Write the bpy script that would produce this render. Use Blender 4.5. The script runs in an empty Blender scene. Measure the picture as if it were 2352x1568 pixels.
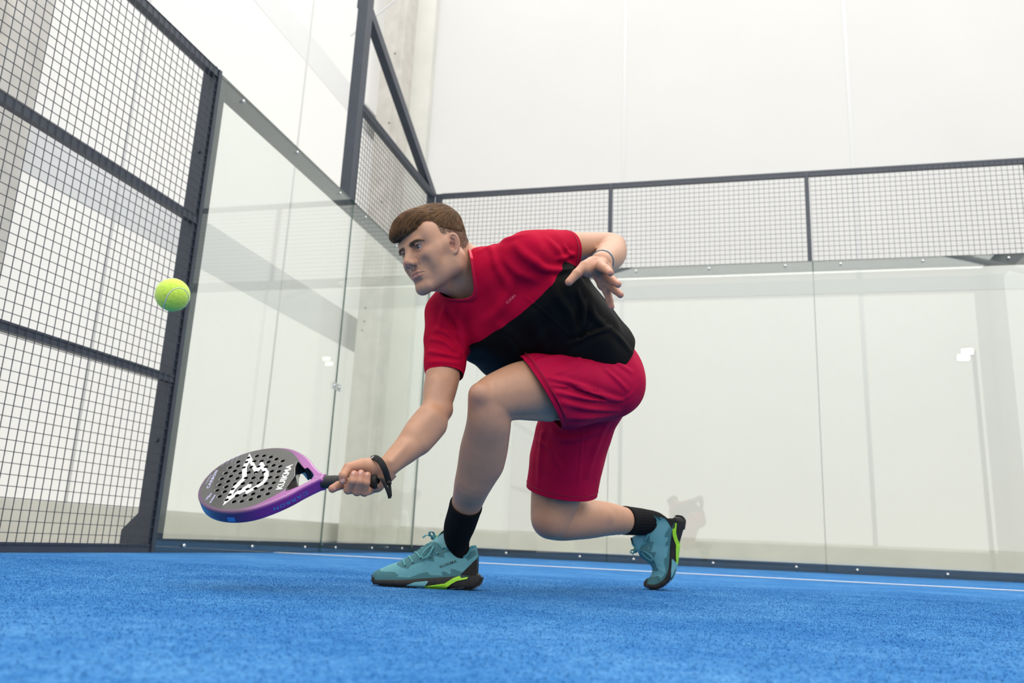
import bpy, bmesh, math, random
import numpy as np
from mathutils import Vector, Matrix
C = bpy.context.scene.collection
SC = bpy.context.scene
rng = np.random.default_rng(7)
# ------------------------------------------------------------------ camera, world, lights, exposure
YAW, PIT, ROL = -0.25073092, 0.23996008, 0.04488302
CAM = np.array([3.06135934, -8.19187615, 0.137034464]); FPX = 1890.0; CX, CY = 1176.0, 784.0
def _rot():
    f = np.array([math.sin(YAW)*math.cos(PIT), math.cos(YAW)*math.cos(PIT), math.sin(PIT)])
    r = np.array([math.cos(YAW), -math.sin(YAW), 0.0]); u = np.cross(r, f)
    c, s = math.cos(ROL), math.sin(ROL)
    return np.array([c*r+s*u, -s*r+c*u, f])
RC = _rot()
RIGHT, UPV, FWD = RC
cam_d = bpy.data.cameras.new('camera'); cam = bpy.data.objects.new('camera', cam_d); C.objects.link(cam)
cam_d.sensor_width = 36.0; cam_d.lens = FPX/2352*36.0; cam_d.clip_start = 0.02; cam_d.clip_end = 200
cam.matrix_world = Matrix(((RIGHT[0], UPV[0], -FWD[0], CAM[0]), (RIGHT[1], UPV[1], -FWD[1], CAM[1]), (RIGHT[2], UPV[2], -FWD[2], CAM[2]), (0, 0, 0, 1)))
cam_d.dof.use_dof = True; cam_d.dof.focus_distance = 2.25; cam_d.dof.aperture_fstop = 4.2
SC.camera = cam
w = bpy.data.worlds.new('daylight'); SC.world = w; w.use_nodes = True
w.node_tree.nodes['Background'].inputs[0].default_value = (1.0, 0.985, 0.95, 1); w.node_tree.nodes['Background'].inputs[1].default_value = 1.9
SC.view_settings.view_transform = 'Standard'; SC.view_settings.look = 'None'; SC.view_settings.gamma = 1.0
SC.view_settings.exposure = 0.0; SC.view_settings.use_curve_mapping = False
def area(name, loc, sx, sy, power, col, rot=(0, 0, 0)):
    l = bpy.data.lights.new(name, 'AREA'); l.shape = 'RECTANGLE'; l.size = sx; l.size_y = sy; l.energy = power; l.color = col
    o = bpy.data.objects.new(name, l); C.objects.link(o); o.location = loc; o.rotation_euler = rot; return o
ROOF_RAD = 3.6                                     # radiance of the luminous white membrane roof
area('roof_membrane_light', (5.0, -10.0, 10.4), 14.6, 25.6, ROOF_RAD*math.pi*14.6*25.6, (1.0, 0.985, 0.955))
# added fill lights behind the camera and on the right, imitating daylight through walls
area('end_wall_fill', (5.0, -22.9, 5.0), 14.0, 9.0, 1.0*math.pi*14*9, (1.0, 0.955, 0.88), (math.pi/2, 0, 0))
area('side_wall_fill', (12.4, -12.0, 5.0), 18.0, 9.0, 1.0*math.pi*18*9, (1.0, 0.965, 0.90), (math.pi/2, 0, math.pi/2))
SC.cycles.max_bounces = 8; SC.cycles.diffuse_bounces = 4; SC.cycles.glossy_bounces = 4; SC.cycles.transparent_max_bounces = 24
SC.cycles.use_denoising = True; SC.cycles.caustics_reflective = False; SC.cycles.caustics_refractive = False

def ray(px, py): return RIGHT*((px-CX)/FPX) + UPV*(-(py-CY)/FPX) + FWD
def at(px, py, Z): return CAM + Z*ray(px, py)
def mpp(Z): return Z/FPX
def plane_hit(px, py, ax, val):
    d = ray(px, py); return CAM + d*((val-CAM[ax])/d[ax])

# ------------------------------------------------------------------ materials
def _nt(name):
    m = bpy.data.materials.new(name); m.use_nodes = True; nt = m.node_tree
    return m, nt, nt.nodes['Principled BSDF']
def mat(name, col, rough=0.6, var=0.0, scale=40.0, bump=0.0, bscale=200.0, metal=0.0, spec=0.5, sheen=0.0, coat=0.0, sss=0.0, attr=None):
    m, nt, b = _nt(name); N, L = nt.nodes, nt.links
    b.inputs['Base Color'].default_value = (*col, 1); b.inputs['Roughness'].default_value = rough
    b.inputs['Metallic'].default_value = metal; b.inputs['Specular IOR Level'].default_value = spec
    b.inputs['Sheen Weight'].default_value = sheen; b.inputs['Coat Weight'].default_value = coat
    if sss:
        b.inputs['Subsurface Weight'].default_value = sss; b.inputs['Subsurface Scale'].default_value = 0.006
        b.inputs['Subsurface Radius'].default_value = (1.0, 0.35, 0.2)
    tc = N.new('ShaderNodeTexCoord')
    src = None
    if attr:
        a = N.new('ShaderNodeAttribute'); a.attribute_name = attr; src = a.outputs['Color']
    if var > 0:
        n = N.new('ShaderNodeTexNoise'); n.inputs['Scale'].default_value = scale; n.inputs['Detail'].default_value = 4
        L.new(tc.outputs['Object'], n.inputs['Vector'])
        r = N.new('ShaderNodeMapRange'); r.inputs['From Min'].default_value = 0.3; r.inputs['From Max'].default_value = 0.7
        r.inputs['To Min'].default_value = 1-var; r.inputs['To Max'].default_value = 1+var
        L.new(n.outputs['Fac'], r.inputs['Value'])
        mx = N.new('ShaderNodeVectorMath'); mx.operation = 'MULTIPLY'
        if src: L.new(src, mx.inputs[0])
        else: mx.inputs[0].default_value = col
        L.new(r.outputs['Result'], mx.inputs[1]); src = mx.outputs['Vector']
    if src: L.new(src, b.inputs['Base Color'])
    if bump > 0:
        n2 = N.new('ShaderNodeTexNoise'); n2.inputs['Scale'].default_value = bscale; n2.inputs['Detail'].default_value = 3
        L.new(tc.outputs['Object'], n2.inputs['Vector'])
        bp = N.new('ShaderNodeBump'); bp.inputs['Strength'].default_value = bump; bp.inputs['Distance'].default_value = 0.002
        L.new(n2.outputs['Fac'], bp.inputs['Height']); L.new(bp.outputs['Normal'], b.inputs['Normal'])
    return m
def glass_mat():
    m = bpy.data.materials.new('clear_glass'); m.use_nodes = True; nt = m.node_tree; N, L = nt.nodes, nt.links
    for n in list(N): N.remove(n)
    out = N.new('ShaderNodeOutputMaterial'); mix = N.new('ShaderNodeMixShader'); tr = N.new('ShaderNodeBsdfTransparent'); gl = N.new('ShaderNodeBsdfGlossy')
    tr.inputs[0].default_value = (0.955, 0.97, 0.952, 1); gl.inputs['Roughness'].default_value = 0.0; gl.inputs[0].default_value = (0.96, 1, 0.97, 1)
    lw = N.new('ShaderNodeLayerWeight'); lw.inputs['Blend'].default_value = 0.5
    pw = N.new('ShaderNodeMath'); pw.operation = 'POWER'; pw.inputs[1].default_value = 5
    ml = N.new('ShaderNodeMath'); ml.operation = 'MULTIPLY_ADD'; ml.inputs[1].default_value = 1.94; ml.inputs[2].default_value = 0.06
    L.new(lw.outputs['Facing'], pw.inputs[0]); L.new(pw.outputs[0], ml.inputs[0]); L.new(ml.outputs[0], mix.inputs[0])
    L.new(tr.outputs[0], mix.inputs[1]); L.new(gl.outputs[0], mix.inputs[2]); L.new(mix.outputs[0], out.inputs[0])
    return m
def emit_mat(name, col, s):
    m = bpy.data.materials.new(name); m.use_nodes = True; nt = m.node_tree; N = nt.nodes
    for n in list(N): N.remove(n)
    e = N.new('ShaderNodeEmission'); e.inputs[0].default_value = (*col, 1); e.inputs[1].default_value = s
    o = N.new('ShaderNodeOutputMaterial'); nt.links.new(e.outputs[0], o.inputs[0]); return m
def turf_mat(name, fibre=False):
    m, nt, b = _nt(name); N, L = nt.nodes, nt.links
    g = N.new('ShaderNodeNewGeometry')
    n1 = N.new('ShaderNodeTexNoise'); n1.inputs['Scale'].default_value = 130; n1.inputs['Detail'].default_value = 6; n1.inputs['Roughness'].default_value = 0.75
    n2 = N.new('ShaderNodeTexNoise'); n2.inputs['Scale'].default_value = 3.0; n2.inputs['Detail'].default_value = 4
    n3 = N.new('ShaderNodeTexNoise'); n3.inputs['Scale'].default_value = 22.0; n3.inputs['Detail'].default_value = 5
    for n in (n1, n2, n3): L.new(g.outputs['Position'], n.inputs['Vector'])
    a = N.new('ShaderNodeMath'); a.operation = 'MULTIPLY_ADD'; a.inputs[1].default_value = 0.35; L.new(n2.outputs['Fac'], a.inputs[0]); L.new(n1.outputs['Fac'], a.inputs[2])
    a2 = N.new('ShaderNodeMath'); a2.operation = 'MULTIPLY_ADD'; a2.inputs[1].default_value = 0.3; L.new(n3.outputs['Fac'], a2.inputs[0]); L.new(a.outputs[0], a2.inputs[2])
    cr = N.new('ShaderNodeValToRGB'); L.new(a2.outputs[0], cr.inputs['Fac'])
    e = cr.color_ramp.elements
    e[0].position = 0.58; e[0].color = (0.004, 0.070, 0.245, 1)
    e[1].position = 1.05; e[1].color = (0.075, 0.23, 0.45, 1)
    k = cr.color_ramp.elements.new(0.80); k.color = (0.021, 0.128, 0.335, 1)
    L.new(cr.outputs[0], b.inputs['Base Color']); b.inputs['Roughness'].default_value = 0.95; b.inputs['Specular IOR Level'].default_value = 0.15
    if not fibre:
        bp = N.new('ShaderNodeBump'); bp.inputs['Strength'].default_value = 0.35; bp.inputs['Distance'].default_value = 0.004
        L.new(n1.outputs['Fac'], bp.inputs['Height']); L.new(bp.outputs['Normal'], b.inputs['Normal'])
    return m
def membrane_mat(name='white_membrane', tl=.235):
    m, nt, b = _nt(name); N, L = nt.nodes, nt.links
    g = N.new('ShaderNodeNewGeometry'); n = N.new('ShaderNodeTexNoise'); n.inputs['Scale'].default_value = 0.7; n.inputs['Detail'].default_value = 3
    L.new(g.outputs['Position'], n.inputs['Vector'])
    cr = N.new('ShaderNodeValToRGB'); L.new(n.outputs['Fac'], cr.inputs['Fac'])
    cr.color_ramp.elements[0].position = 0.3; cr.color_ramp.elements[0].color = (0.255, 0.254, 0.25, 1)
    cr.color_ramp.elements[1].position = 0.7; cr.color_ramp.elements[1].color = (0.27, 0.269, 0.265, 1)
    L.new(cr.outputs[0], b.inputs['Base Color']); b.inputs['Roughness'].default_value = 0.7; b.inputs['Specular IOR Level'].default_value = 0.2
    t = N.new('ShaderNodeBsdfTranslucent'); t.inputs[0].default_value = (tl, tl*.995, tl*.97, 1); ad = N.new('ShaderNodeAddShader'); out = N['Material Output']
    L.new(b.outputs[0], ad.inputs[0]); L.new(t.outputs[0], ad.inputs[1]); L.new(ad.outputs[0], out.inputs[0])      # daylight glowing through the thin cloth
    return m
M = dict(
    steel=mat('navy_painted_steel', (0.030, 0.037, 0.052), 0.42, 0.12, 9, 0.05, 300, spec=0.5),
    wire=mat('navy_wire', (0.030, 0.038, 0.050), 0.5),
    zinc=mat('zinc_bolt', (0.62, 0.62, 0.6), 0.3, metal=0.9),
    glass=glass_mat(),
    edge=mat('green_glass_edge', (0.03, 0.10, 0.075), 0.25),
    turf=turf_mat('blue_turf'), fibre=turf_mat('blue_turf_fibre', True),
    line=mat('white_line', (0.62, 0.66, 0.72), 0.9, 0.1, 150),
    memb=membrane_mat(), membs=membrane_mat('sunlit_membrane', .325), seamb=mat('membrane_seam', (0.52, 0.518, 0.51), 0.7),  # membs: brighter daylight on the left put into stronger translucency
    rail=mat('purlin_shade', (0.60, 0.60, 0.595), 0.7), metal=mat('pale_metal', (0.5, 0.5, 0.49), 0.6),  # rail: tone of the purlin shade painted on the left wall
    skirt=mat('grey_skirting', (0.54, 0.535, 0.49), 0.7, 0.05, 2.5),
    conc=mat('pale_concrete', (0.46, 0.44, 0.40), 0.85, 0.10, 4.5, 0.1, 60),
    slab=mat('grey_slab', (0.42, 0.41, 0.39), 0.8, 0.08, 3),
    dark=mat('dark_hole', (0.02, 0.02, 0.02), 0.9),
    lamp=emit_mat('lamp_face', (1, 0.98, 0.95), 150.0),
)
# ------------------------------------------------------------------ object helpers
def empty(name, loc, parent=None):
    o = bpy.data.objects.new(name, None); C.objects.link(o); o.location = loc; o.empty_display_size = 0.1
    if parent: o.parent = parent
    return o
def wloc(o):
    v = Vector((0, 0, 0))
    while o is not None: v = v + o.location; o = o.parent
    return v
def mobj(name, verts, faces, mats, parent=None, smooth=False, mi=None, origin=None):
    """one mesh object; verts in world coordinates, stored relative to the parent's base"""
    base = wloc(parent) if parent else Vector((0, 0, 0))
    off = Vector(origin) if origin is not None else base
    V = np.asarray(verts, dtype=np.float64) - np.array(off)
    me = bpy.data.meshes.new(name)
    if isinstance(faces, np.ndarray):
        me.from_pydata(V.tolist(), [], faces.tolist())
    else:
        me.from_pydata(V.tolist(), [], faces)
    for m in (mats if isinstance(mats, (list, tuple)) else [mats]): me.materials.append(m)
    if smooth: me.polygons.foreach_set('use_smooth', np.ones(len(me.polygons), dtype=bool))
    if mi is not None: me.polygons.foreach_set('material_index', np.asarray(mi, dtype=np.int32))
    me.update()
    o = bpy.data.objects.new(name, me); C.objects.link(o)
    o.location = off - base
    if parent: o.parent = parent
    return o
def tag(o, label=None, cat=None, group=None, kind=None):
    if label: o['label'] = label
    if cat: o['category'] = cat
    if group: o['group'] = group
    if kind: o['kind'] = kind
    return o
def rep(o, parent, loc):
    c = o.copy(); C.objects.link(c); c.parent = parent; c.location = Vector(loc) - (wloc(parent) if parent else Vector((0, 0, 0))); return c
class MB:
    def __init__(s): s.v = []; s.f = []
    def raw(s, v, f):
        n = len(s.v); s.v += [tuple(map(float, q)) for q in v]; s.f += [tuple(i+n for i in q) for q in f]; return s
    def box(s, a, b):
        x0, y0, z0 = a; x1, y1, z1 = b
        return s.raw([(x0, y0, z0), (x1, y0, z0), (x1, y1, z0), (x0, y1, z0), (x0, y0, z1), (x1, y0, z1), (x1, y1, z1), (x0, y1, z1)],
                     [(0, 3, 2, 1), (4, 5, 6, 7), (0, 1, 5, 4), (1, 2, 6, 5), (2, 3, 7, 6), (3, 0, 4, 7)])
    def prism(s, pts2, lift):
        n = len(pts2); a = [lift(p, 0) for p in pts2]; b = [lift(p, 1) for p in pts2]
        return s.raw(a+b, [tuple(range(n-1, -1, -1)), tuple(range(n, 2*n))] + [(i, (i+1) % n, (i+1) % n+n, i+n) for i in range(n)])
    def tube(s, P, R, n=8, flat=None, ref=None):
        v, f = sweep(P, R, n, flat, ref); return s.raw(v, f)
    def build(s, name, m, parent=None, smooth=False, origin=None): return mobj(name, s.v, s.f, m, parent, smooth, origin=origin)
def sweep(P, R, n=8, flat=None, ref=None, cap=True):
    """tube along P; R radius or list; flat = thickness ratio of the second axis; ref = direction of the wide axis"""
    P = np.asarray(P, float); k = len(P); R = np.full(k, R) if np.isscalar(R) else np.asarray(R, float)
    T = np.gradient(P, axis=0); T /= np.linalg.norm(T, axis=1)[:, None]+1e-12
    v = []; a = None
    for i in range(k):
        if ref is not None:
            r_ = np.asarray(ref[i] if np.ndim(ref) == 2 else ref, float)
        else:
            r_ = a if a is not None else (np.array([0, 0, 1.0]) if abs(T[i][2]) < 0.9 else np.array([1.0, 0, 0]))
        a = r_-T[i]*np.dot(r_, T[i]); a /= np.linalg.norm(a)+1e-12
        b = np.cross(T[i], a)
        for j in range(n):
            t = 2*math.pi*j/n
            v.append(P[i]+R[i]*(math.cos(t)*a+math.sin(t)*b*(flat if flat else 1)))
    f = [(i*n+j, i*n+(j+1) % n, (i+1)*n+(j+1) % n, (i+1)*n+j) for i in range(k-1) for j in range(n)]
    if cap: f += [tuple(range(n-1, -1, -1)), tuple(range((k-1)*n, k*n))]
    return v, f
def spline(P, m=8):
    """Catmull-Rom through P"""
    P = np.asarray(P, float); Q = np.vstack([2*P[0]-P[1], P, 2*P[-1]-P[-2]]); out = []
    for i in range(1, len(Q)-2):
        for t in np.linspace(0, 1, m, endpoint=False):
            out.append(0.5*((2*Q[i])+(-Q[i-1]+Q[i+1])*t+(2*Q[i-1]-5*Q[i]+4*Q[i+1]-Q[i+2])*t*t+(-Q[i-1]+3*Q[i]-3*Q[i+1]+Q[i+2])*t**3))
    out.append(Q[-2]); return np.array(out)
def text_mesh(s, size, bold=0.0, space=1.0):
    cu = bpy.data.curves.new('t', 'FONT'); cu.body = s; cu.size = size; cu.align_x = 'CENTER'; cu.align_y = 'CENTER'; cu.offset = bold; cu.space_character = space; cu.resolution_u = 3
    o = bpy.data.objects.new('t', cu); C.objects.link(o)
    dg = bpy.context.evaluated_depsgraph_get(); me = o.evaluated_get(dg).to_mesh()
    v = np.array([q.co[:2] for q in me.vertices]); f = [tuple(p.vertices) for p in me.polygons]
    o.evaluated_get(dg).to_mesh_clear(); bpy.data.objects.remove(o); bpy.data.curves.remove(cu)
    return v, f
# ------------------------------------------------------------------ the hall
def struct(name, mb, m, parent=None):
    o = mb.build(name, m, parent); tag(o, kind='structure'); return o
TX, TY, RH = -2.2, 3.0, 10.6
mb = MB(); mb.box((-0.02, -21.5, -0.3), (10.3, 0.0, -0.002)); struct('floor', mb, M['turf'])
mb = MB(); mb.box((TX, 0.03, -0.32), (12.5, TY, -0.012)); mb.box((TX, -23, -0.32), (-0.12, 0.03, -0.012)); mb.box((10.4, -23, -0.32), (12.5, 0.03, -0.012)); mb.box((-0.12, -23, -0.32), (10.4, -21.5, -0.012))
struct('floor_slab', mb, M['slab'])
mb = MB(); mb.raw([(TX, TY, -0.3), (12.5, TY, -0.3), (12.5, TY, RH), (TX, TY, RH)], [(0, 1, 2, 3)]); wb = struct('wall_back', mb, M['memb'])
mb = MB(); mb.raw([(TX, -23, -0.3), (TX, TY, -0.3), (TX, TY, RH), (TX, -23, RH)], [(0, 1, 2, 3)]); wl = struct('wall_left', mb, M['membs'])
mb = MB(); mb.box((12.5, -23.1, -0.3), (12.6, TY, RH)); struct('wall_right', mb, M['memb'])
mb = MB(); mb.box((TX, -23.1, -0.3), (12.5, -23.0, RH)); struct('wall_front', mb, M['memb'])
mb = MB(); mb.box((TX-0.1, -23.1, RH), (12.6, TY+0.1, RH+0.1)); struct('ceiling', mb, M['memb'])
# skirting bands, painted shade of purlins behind the cloth, welded seams of the membrane
mb = MB(); mb.box((TX+0.02, -22, -0.01), (TX+0.05, TY, 0.30)); struct('baseboard_left', mb, M['skirt'])
mb = MB(); mb.box((TX+0.05, TY-0.05, -0.01), (12.5, TY-0.02, 0.30)); struct('baseboard_back', mb, M['skirt'])
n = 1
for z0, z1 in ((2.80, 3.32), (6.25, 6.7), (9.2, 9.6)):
    mb = MB(); mb.box((TX+0.002, -22, z0), (TX+0.004, TY, z1)); struct('trim_%d' % n, mb, M['rail']); n += 1  # thin strips standing for purlin shadows seen through the backlit cloth
for z0, z1 in ((3.55, 3.75),):
    mb = MB(); mb.box((TX, TY-0.005, z0), (12.5, TY-0.002, z1)); struct('trim_%d' % n, mb, M['seamb']); n += 1
for y in (-2.35, 0.6):
    mb = MB(); mb.box((TX+0.002, y, 0), (TX+0.006, y+0.035, RH)); struct('trim_%d' % n, mb, M['seamb']); n += 1
for x in (1.75, 4.9, 8.0, 11.0):
    mb = MB(); mb.box((x, TY-0.006, 0), (x+0.05, TY-0.002, RH)); struct('trim_%d' % n, mb, M['seamb']); n += 1
# precast pillars
def pillar(name, x0, x1, y0, y1, marks):
    mb = MB(); mb.box((x0, y0, -0.01), (x1, y1, RH)); o = struct(name, mb, M['conc'])
    g = MB(); g.box((x1-0.085, y0-0.012, 0.0), (x1-0.06, y0+0.01, RH)); q = g.build('groove_cover', M['conc'], o)
    for (u, z) in marks:
        h = MB(); c = np.array([x0+(x1-x0)*u, y0, z])
        h.tube([c+np.array([0, -0.004, 0]), c+np.array([0, 0.02, 0])], 0.014, 8); h.build('anchor_hole', M['dark'], o)
    return o
pillar('pillar', -1.98, -1.62, 2.42, 2.85, [(.2, 7.45), (.62, 7.5), (.63, 6.3), (.63, 6.05), (.6, 5.0), (.3, 0.95), (.3, 3.35), (.3, 3.15), (.25, 3.02)])
pillar('pillar', TX+0.02, TX+0.30, -3.98, -3.64, [])
mb = MB(); mb.box((-1.80, 2.85, 0), (-1.30, 2.98, RH)); struct('trim_%d' % n, mb, M['skirt']); n += 1
# bracing cable near the pillar head
mb = MB(); mb.tube([at(806, 82, 11.2), at(1010, -80, 11.6)], 0.012, 6); mb.tube([at(955, 4, 11.0), at(900, 70, 11.0)], 0.001, 4)
o = mb.build('bracing_cable', M['metal']); tag(o, 'thin pale bracing cable running up behind the concrete pillar', 'cable')
# roof arches
for i, y in enumerate((-3.2, -8.2, -13.2, -18.2)):
    mb = MB()
    xs = np.linspace(TX, 12.5, 25)
    P = [(x, y, 8.6+1.5*math.sin(math.pi*(x-TX)/14.7)) for x in xs]
    mb.tube(P, 0.10, 8); o = mb.build('ceiling_arch', M['metal']); tag(o, kind='structure')
# ------------------------------------------------------------------ court enclosure
PY = 2.032                                           # panel pitch along the side
H3, H4 = 2.981, 3.957
GT = 0.012
bolt_me = None
def bolt_mesh():
    mb = MB(); pr = [(0.0, 0.0125), (0.003, 0.0125), (0.006, 0.009), (0.0075, 0.0)]
    v, f = [], []
    for (d, r) in pr[:-1]:
        for j in range(10): v.append((r*math.cos(2*math.pi*j/10), -d, r*math.sin(2*math.pi*j/10)))
    v.append((0, -0.0075, 0)); k = len(v)-1
    for i in range(2):
        for j in range(10): f.append((i*10+j, i*10+(j+1) % 10, (i+1)*10+(j+1) % 10, (i+1)*10+j))
    for j in range(10): f.append((20+j, 20+(j+1) % 10, k))
    me = bpy.data.meshes.new('bolt'); me.from_pydata(v, [], f); me.materials.append(M['zinc']); me.polygons.foreach_set('use_smooth', [True]*len(f)); return me
BOLT = bolt_mesh()
def add_bolt(parent, p, axis):
    o = bpy.data.objects.new('bolt', BOLT); C.objects.link(o); o.parent = parent; o.location = Vector(p)-wloc(parent)
    if axis == 'x': o.rotation_euler = (0, 0, math.pi/2)   # head points to +x
    return o
def glass_panel(loc, a, b, ht, side, label):
    g = empty('glass_screen', loc); tag(g, label, 'glass screen', 'glass screens around the court')
    e = 0.003
    mb = MB(); ed = MB()
    if side == 'back':
        mb.box((a+e, 0, 0.003), (b-e, GT, ht)); ed.box((a+e-0.0006, 0.0005, 0.003), (a+e+0.0006, GT-0.0005, ht)); ed.box((b-e-0.0006, 0.0005, 0.003), (b-e+0.0006, GT-0.0005, ht)); ed.box((a+e, 0.0005, ht-0.0006), (b-e, GT-0.0005, ht+0.0006))
    else:
        mb.box((-GT, a+e, 0.003), (0, b-e, ht)); ed.box((-GT+0.0005, a+e-0.0006, 0.003), (-0.0005, a+e+0.0006, ht)); ed.box((-GT+0.0005, b-e-0.0006, 0.003), (-0.0005, b-e+0.0006, ht)); ed.box((-GT+0.0005, a+e, ht-0.0006), (-0.0005, b-e, ht+0.0006))
    mb.build('glass_pane', M['glass'], g); ed.build('polished_edge', M['edge'], g)
    L = b-a
    for z in (0.037, ht-0.04):
        for t in (0.13, 0.5, 0.87):
            if side == 'back': add_bolt(g, (a+L*t, 0.0, z), 'y')
            else: add_bolt(g, (0.0, a+L*t, z), 'x')
    return g
for i, nm in enumerate(['glass back screen behind the player beside the court corner', 'second glass back screen from the corner with the joint above at its right end', 'third glass back screen from the corner reaching the right picture edge', 'fourth glass back screen from the corner just beyond the picture edge']):
    glass_panel((2*i+1.0, 0, 0), 2*i, 2*i+2, H3, 'back', nm)
glass_panel((0, -PY/2, 0), -PY, 0, H3, 'left', 'glass side screen next to the corner, wire mesh standing above it')
glass_panel((0, -1.5*PY, 0), -2*PY, -PY, H3, 'left', 'tall glass side screen with open air above, next to the wire fence')
# clamps in the middle of the side joint
t = empty('glass_clamp', (0, -PY, 1.33)); tag(t, 'small steel clamp holding the joint between the two glass side screens', 'clamp')
for s in (-1, 1):
    mb = MB(); mb.box((0.0, -PY+s*0.045-0.028, 1.30), (0.006, -PY+s*0.045+0.028, 1.36)); mb.build('clamp_plate', mat('brushed_plate', (0.55, 0.55, 0.53), 0.35, metal=0.6), t)
    add_bolt(t, (0.006, -PY+s*0.045, 1.33), 'x')
t = empty('glass_clamp', (0.0, 0, 1.06)); tag(t, 'small dark clamp gripping the corner joint of the glass walls', 'clamp')
mb = MB(); mb.box((0.0, -0.03, 1.045), (0.016, -0.001, 1.075)); mb.box((0.0, -0.016, 1.045), (0.03, -0.001, 1.075)); mb.build('clamp_plate', M['steel'], t)
# green-grey corner seal
mb = MB(); mb.box((-GT, 0, 0.05), (0.004, GT, H3)); o = mb.build('corner_seal', mat('seal_grey_green', (0.20, 0.24, 0.215), 0.4)); tag(o, 'grey green vertical seal strip in the corner of the glass walls', 'seal')
# base channels and top beams
def beam(name, a, b, label, cat, parent=None, m='steel'):
    mb = MB(); mb.box(a, b); o = mb.build(name, M[m], parent)
    if label: tag(o, label, cat)
    return o
beam('base_channel', (-0.09, 0.0125, -0.01), (8, 0.10, 0.075), 'dark steel base channel along the foot of the back glass wall', 'base rail')
beam('base_channel', (-0.10, -2*PY+0.076, -0.01), (-0.0125, 0, 0.075), 'dark steel base channel along the foot of the side glass wall', 'base rail')
beam('top_beam', (-0.09, 0.0125, H3-0.085), (8, 0.09, H3-0.001), 'steel beam behind the top edge of the back glass wall', 'beam')
beam('top_beam', (-0.09, -2*PY+0.076, H3-0.085), (-0.0125, -0.0, H3-0.001), 'steel beam behind the top edge of the side glass wall', 'beam')
def wires(name, parent, axis, a0, a1, z0, z1, c, step=0.05, r=0.0018):
    """welded mesh in the plane x = c (axis 'y') or y = c (axis 'x')"""
    mb = MB(); n = int(round((a1-a0)/step)); m = int(round((z1-z0)/step))
    for i in range(n+1):
        q = a0+(a1-a0)*i/n
        mb.box((c-r, q-r, z0), (c+r, q+r, z1)) if axis == 'y' else mb.box((q-r, c-r, z0), (q+r, c+r, z1))
    for j in range(m+1):
        q = z0+(z1-z0)*j/m; d = 2*r
        mb.box((c-r-d, a0, q-r), (c+r-d, a1, q+r)) if axis == 'y' else mb.box((a0, c-r+d, q-r), (a1, c+r+d, q+r))
    o = mb.build(name, M['wire'], parent); tag(o, kind='stuff'); return o
# wire panels above the back glass
pn = ['wire mesh panel above the first back glass panel, behind the raised elbow', 'wire mesh panel above the second back glass panel between two dark uprights', 'wire mesh panel above the third back glass panel at the right picture edge', 'wire mesh panel above the fourth back glass panel beyond the picture edge']
for i in range(4):
    g = empty('mesh_panel', (2*i+1.0, 0.03, H3)); tag(g, pn[i], 'mesh panel', 'wire mesh panels above the back glass')
    wires('wire_mesh', g, 'x', 2*i+(0.06 if i == 0 else 0.01), 2*i+1.96, H3+0.005, H4-0.02, 0.012, r=0.0016)
    beam('top_rail', (2*i+(0.057 if i == 0 else 0.0005), 0.016, H4-0.055), (2*i+1.9995, 0.06, H4), None, None, g)
    beam('upright', (2*i+2-0.0395, 0.018, H3+.0005), (2*i+2-.0005, 0.055, H4-0.056), None, None, g)
# corner panel above the side glass with mast and brace
g = empty('mesh_panel', (-0.03, -PY/2, H3)); tag(g, 'wire mesh panel above the side glass, right of the tall dark mast', 'mesh panel')
wires('wire_mesh', g, 'y', -PY+0.04, -0.02, H3+0.005, H4-0.02, -0.012, r=0.0016)
beam('top_rail', (-0.075, -PY+0.02, H4-0.065), (-0.016, 0, H4), None, None, g)
beam('upright', (-0.085, -0.07, H3), (-0.016, 0.012, H4-0.005), None, None, g)
beam('upright', (-0.012, 0.014, H3), (0.055, 0.075, H4-0.005), None, None, g)
t = empty('mast', (-0.06, -PY, H3)); tag(t, 'tall dark steel mast rising from the joint of the two side glass screens', 'mast')
beam('post', (-0.11, -PY-0.075, H3+0.001), (-0.014, -PY+0.045, 4.93), None, None, t)
beam('head_plate', (-0.13, -PY-0.06, 4.90), (-0.02, -PY+0.06, 5.6), None, None, t)
mb = MB(); a = np.array([-0.05, -PY+0.03, 4.90]); b = np.array([-0.05, 0.02, H4-0.03]); d = (b-a)/np.linalg.norm(b-a); nn = np.array([0, -d[2], d[1]])
for lo, hi in ((0.0, 1.0),):
    q = [a+nn*0.05-np.array([.045, 0, 0]), a-nn*0.05-np.array([.045, 0, 0]), a-nn*0.05+np.array([.035, 0, 0]), a+nn*0.05+np.array([.035, 0, 0])]
    e2 = [x+(b-a) for x in q]
    mb.raw(q+e2, [(0, 1, 2, 3), (7, 6, 5, 4), (0, 4, 5, 1), (1, 5, 6, 2), (2, 6, 7, 3), (3, 7, 4, 0)])
mb.build('brace', M['steel'], t)
# wire fence on the left
g = empty('wire_fence', (-0.03, -5.1, 0)); tag(g, 'dark wire mesh fence with three horizontal rails left of the glass', 'fence')
F0, F1 = -2*PY-2.06, -2*PY-0.030
wires('wire_mesh', g, 'y', F0, F1, 0.035, 2.995, 0.0, r=0.0015)
for z0, z1 in ((0.955, 1.0), (1.945, 1.99)): beam('rail', (-0.05, F0, z0), (-0.006, F1, z1), None, None, g)
beam('top_rail', (-0.055, F0, 2.945), (-0.006, F1, 3.0), None, None, g)
beam('bottom_rail', (-0.05, F0, -0.005), (-0.006, F1, 0.044), None, None, g)
t = empty('fence_post', (-0.06, -2*PY-0.06, 0)); tag(t, 'wide dark steel post between wire fence and glass', 'post')
FY = -2*PY-0.036
beam('flange', (-0.008, FY+0.008, -0.005), (0.002, -2*PY-0.002, 3.0), None, None, t)
beam('flange', (-0.097, FY-0.014, -0.005), (-0.012, FY, 3.012), None, None, t)
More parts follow.
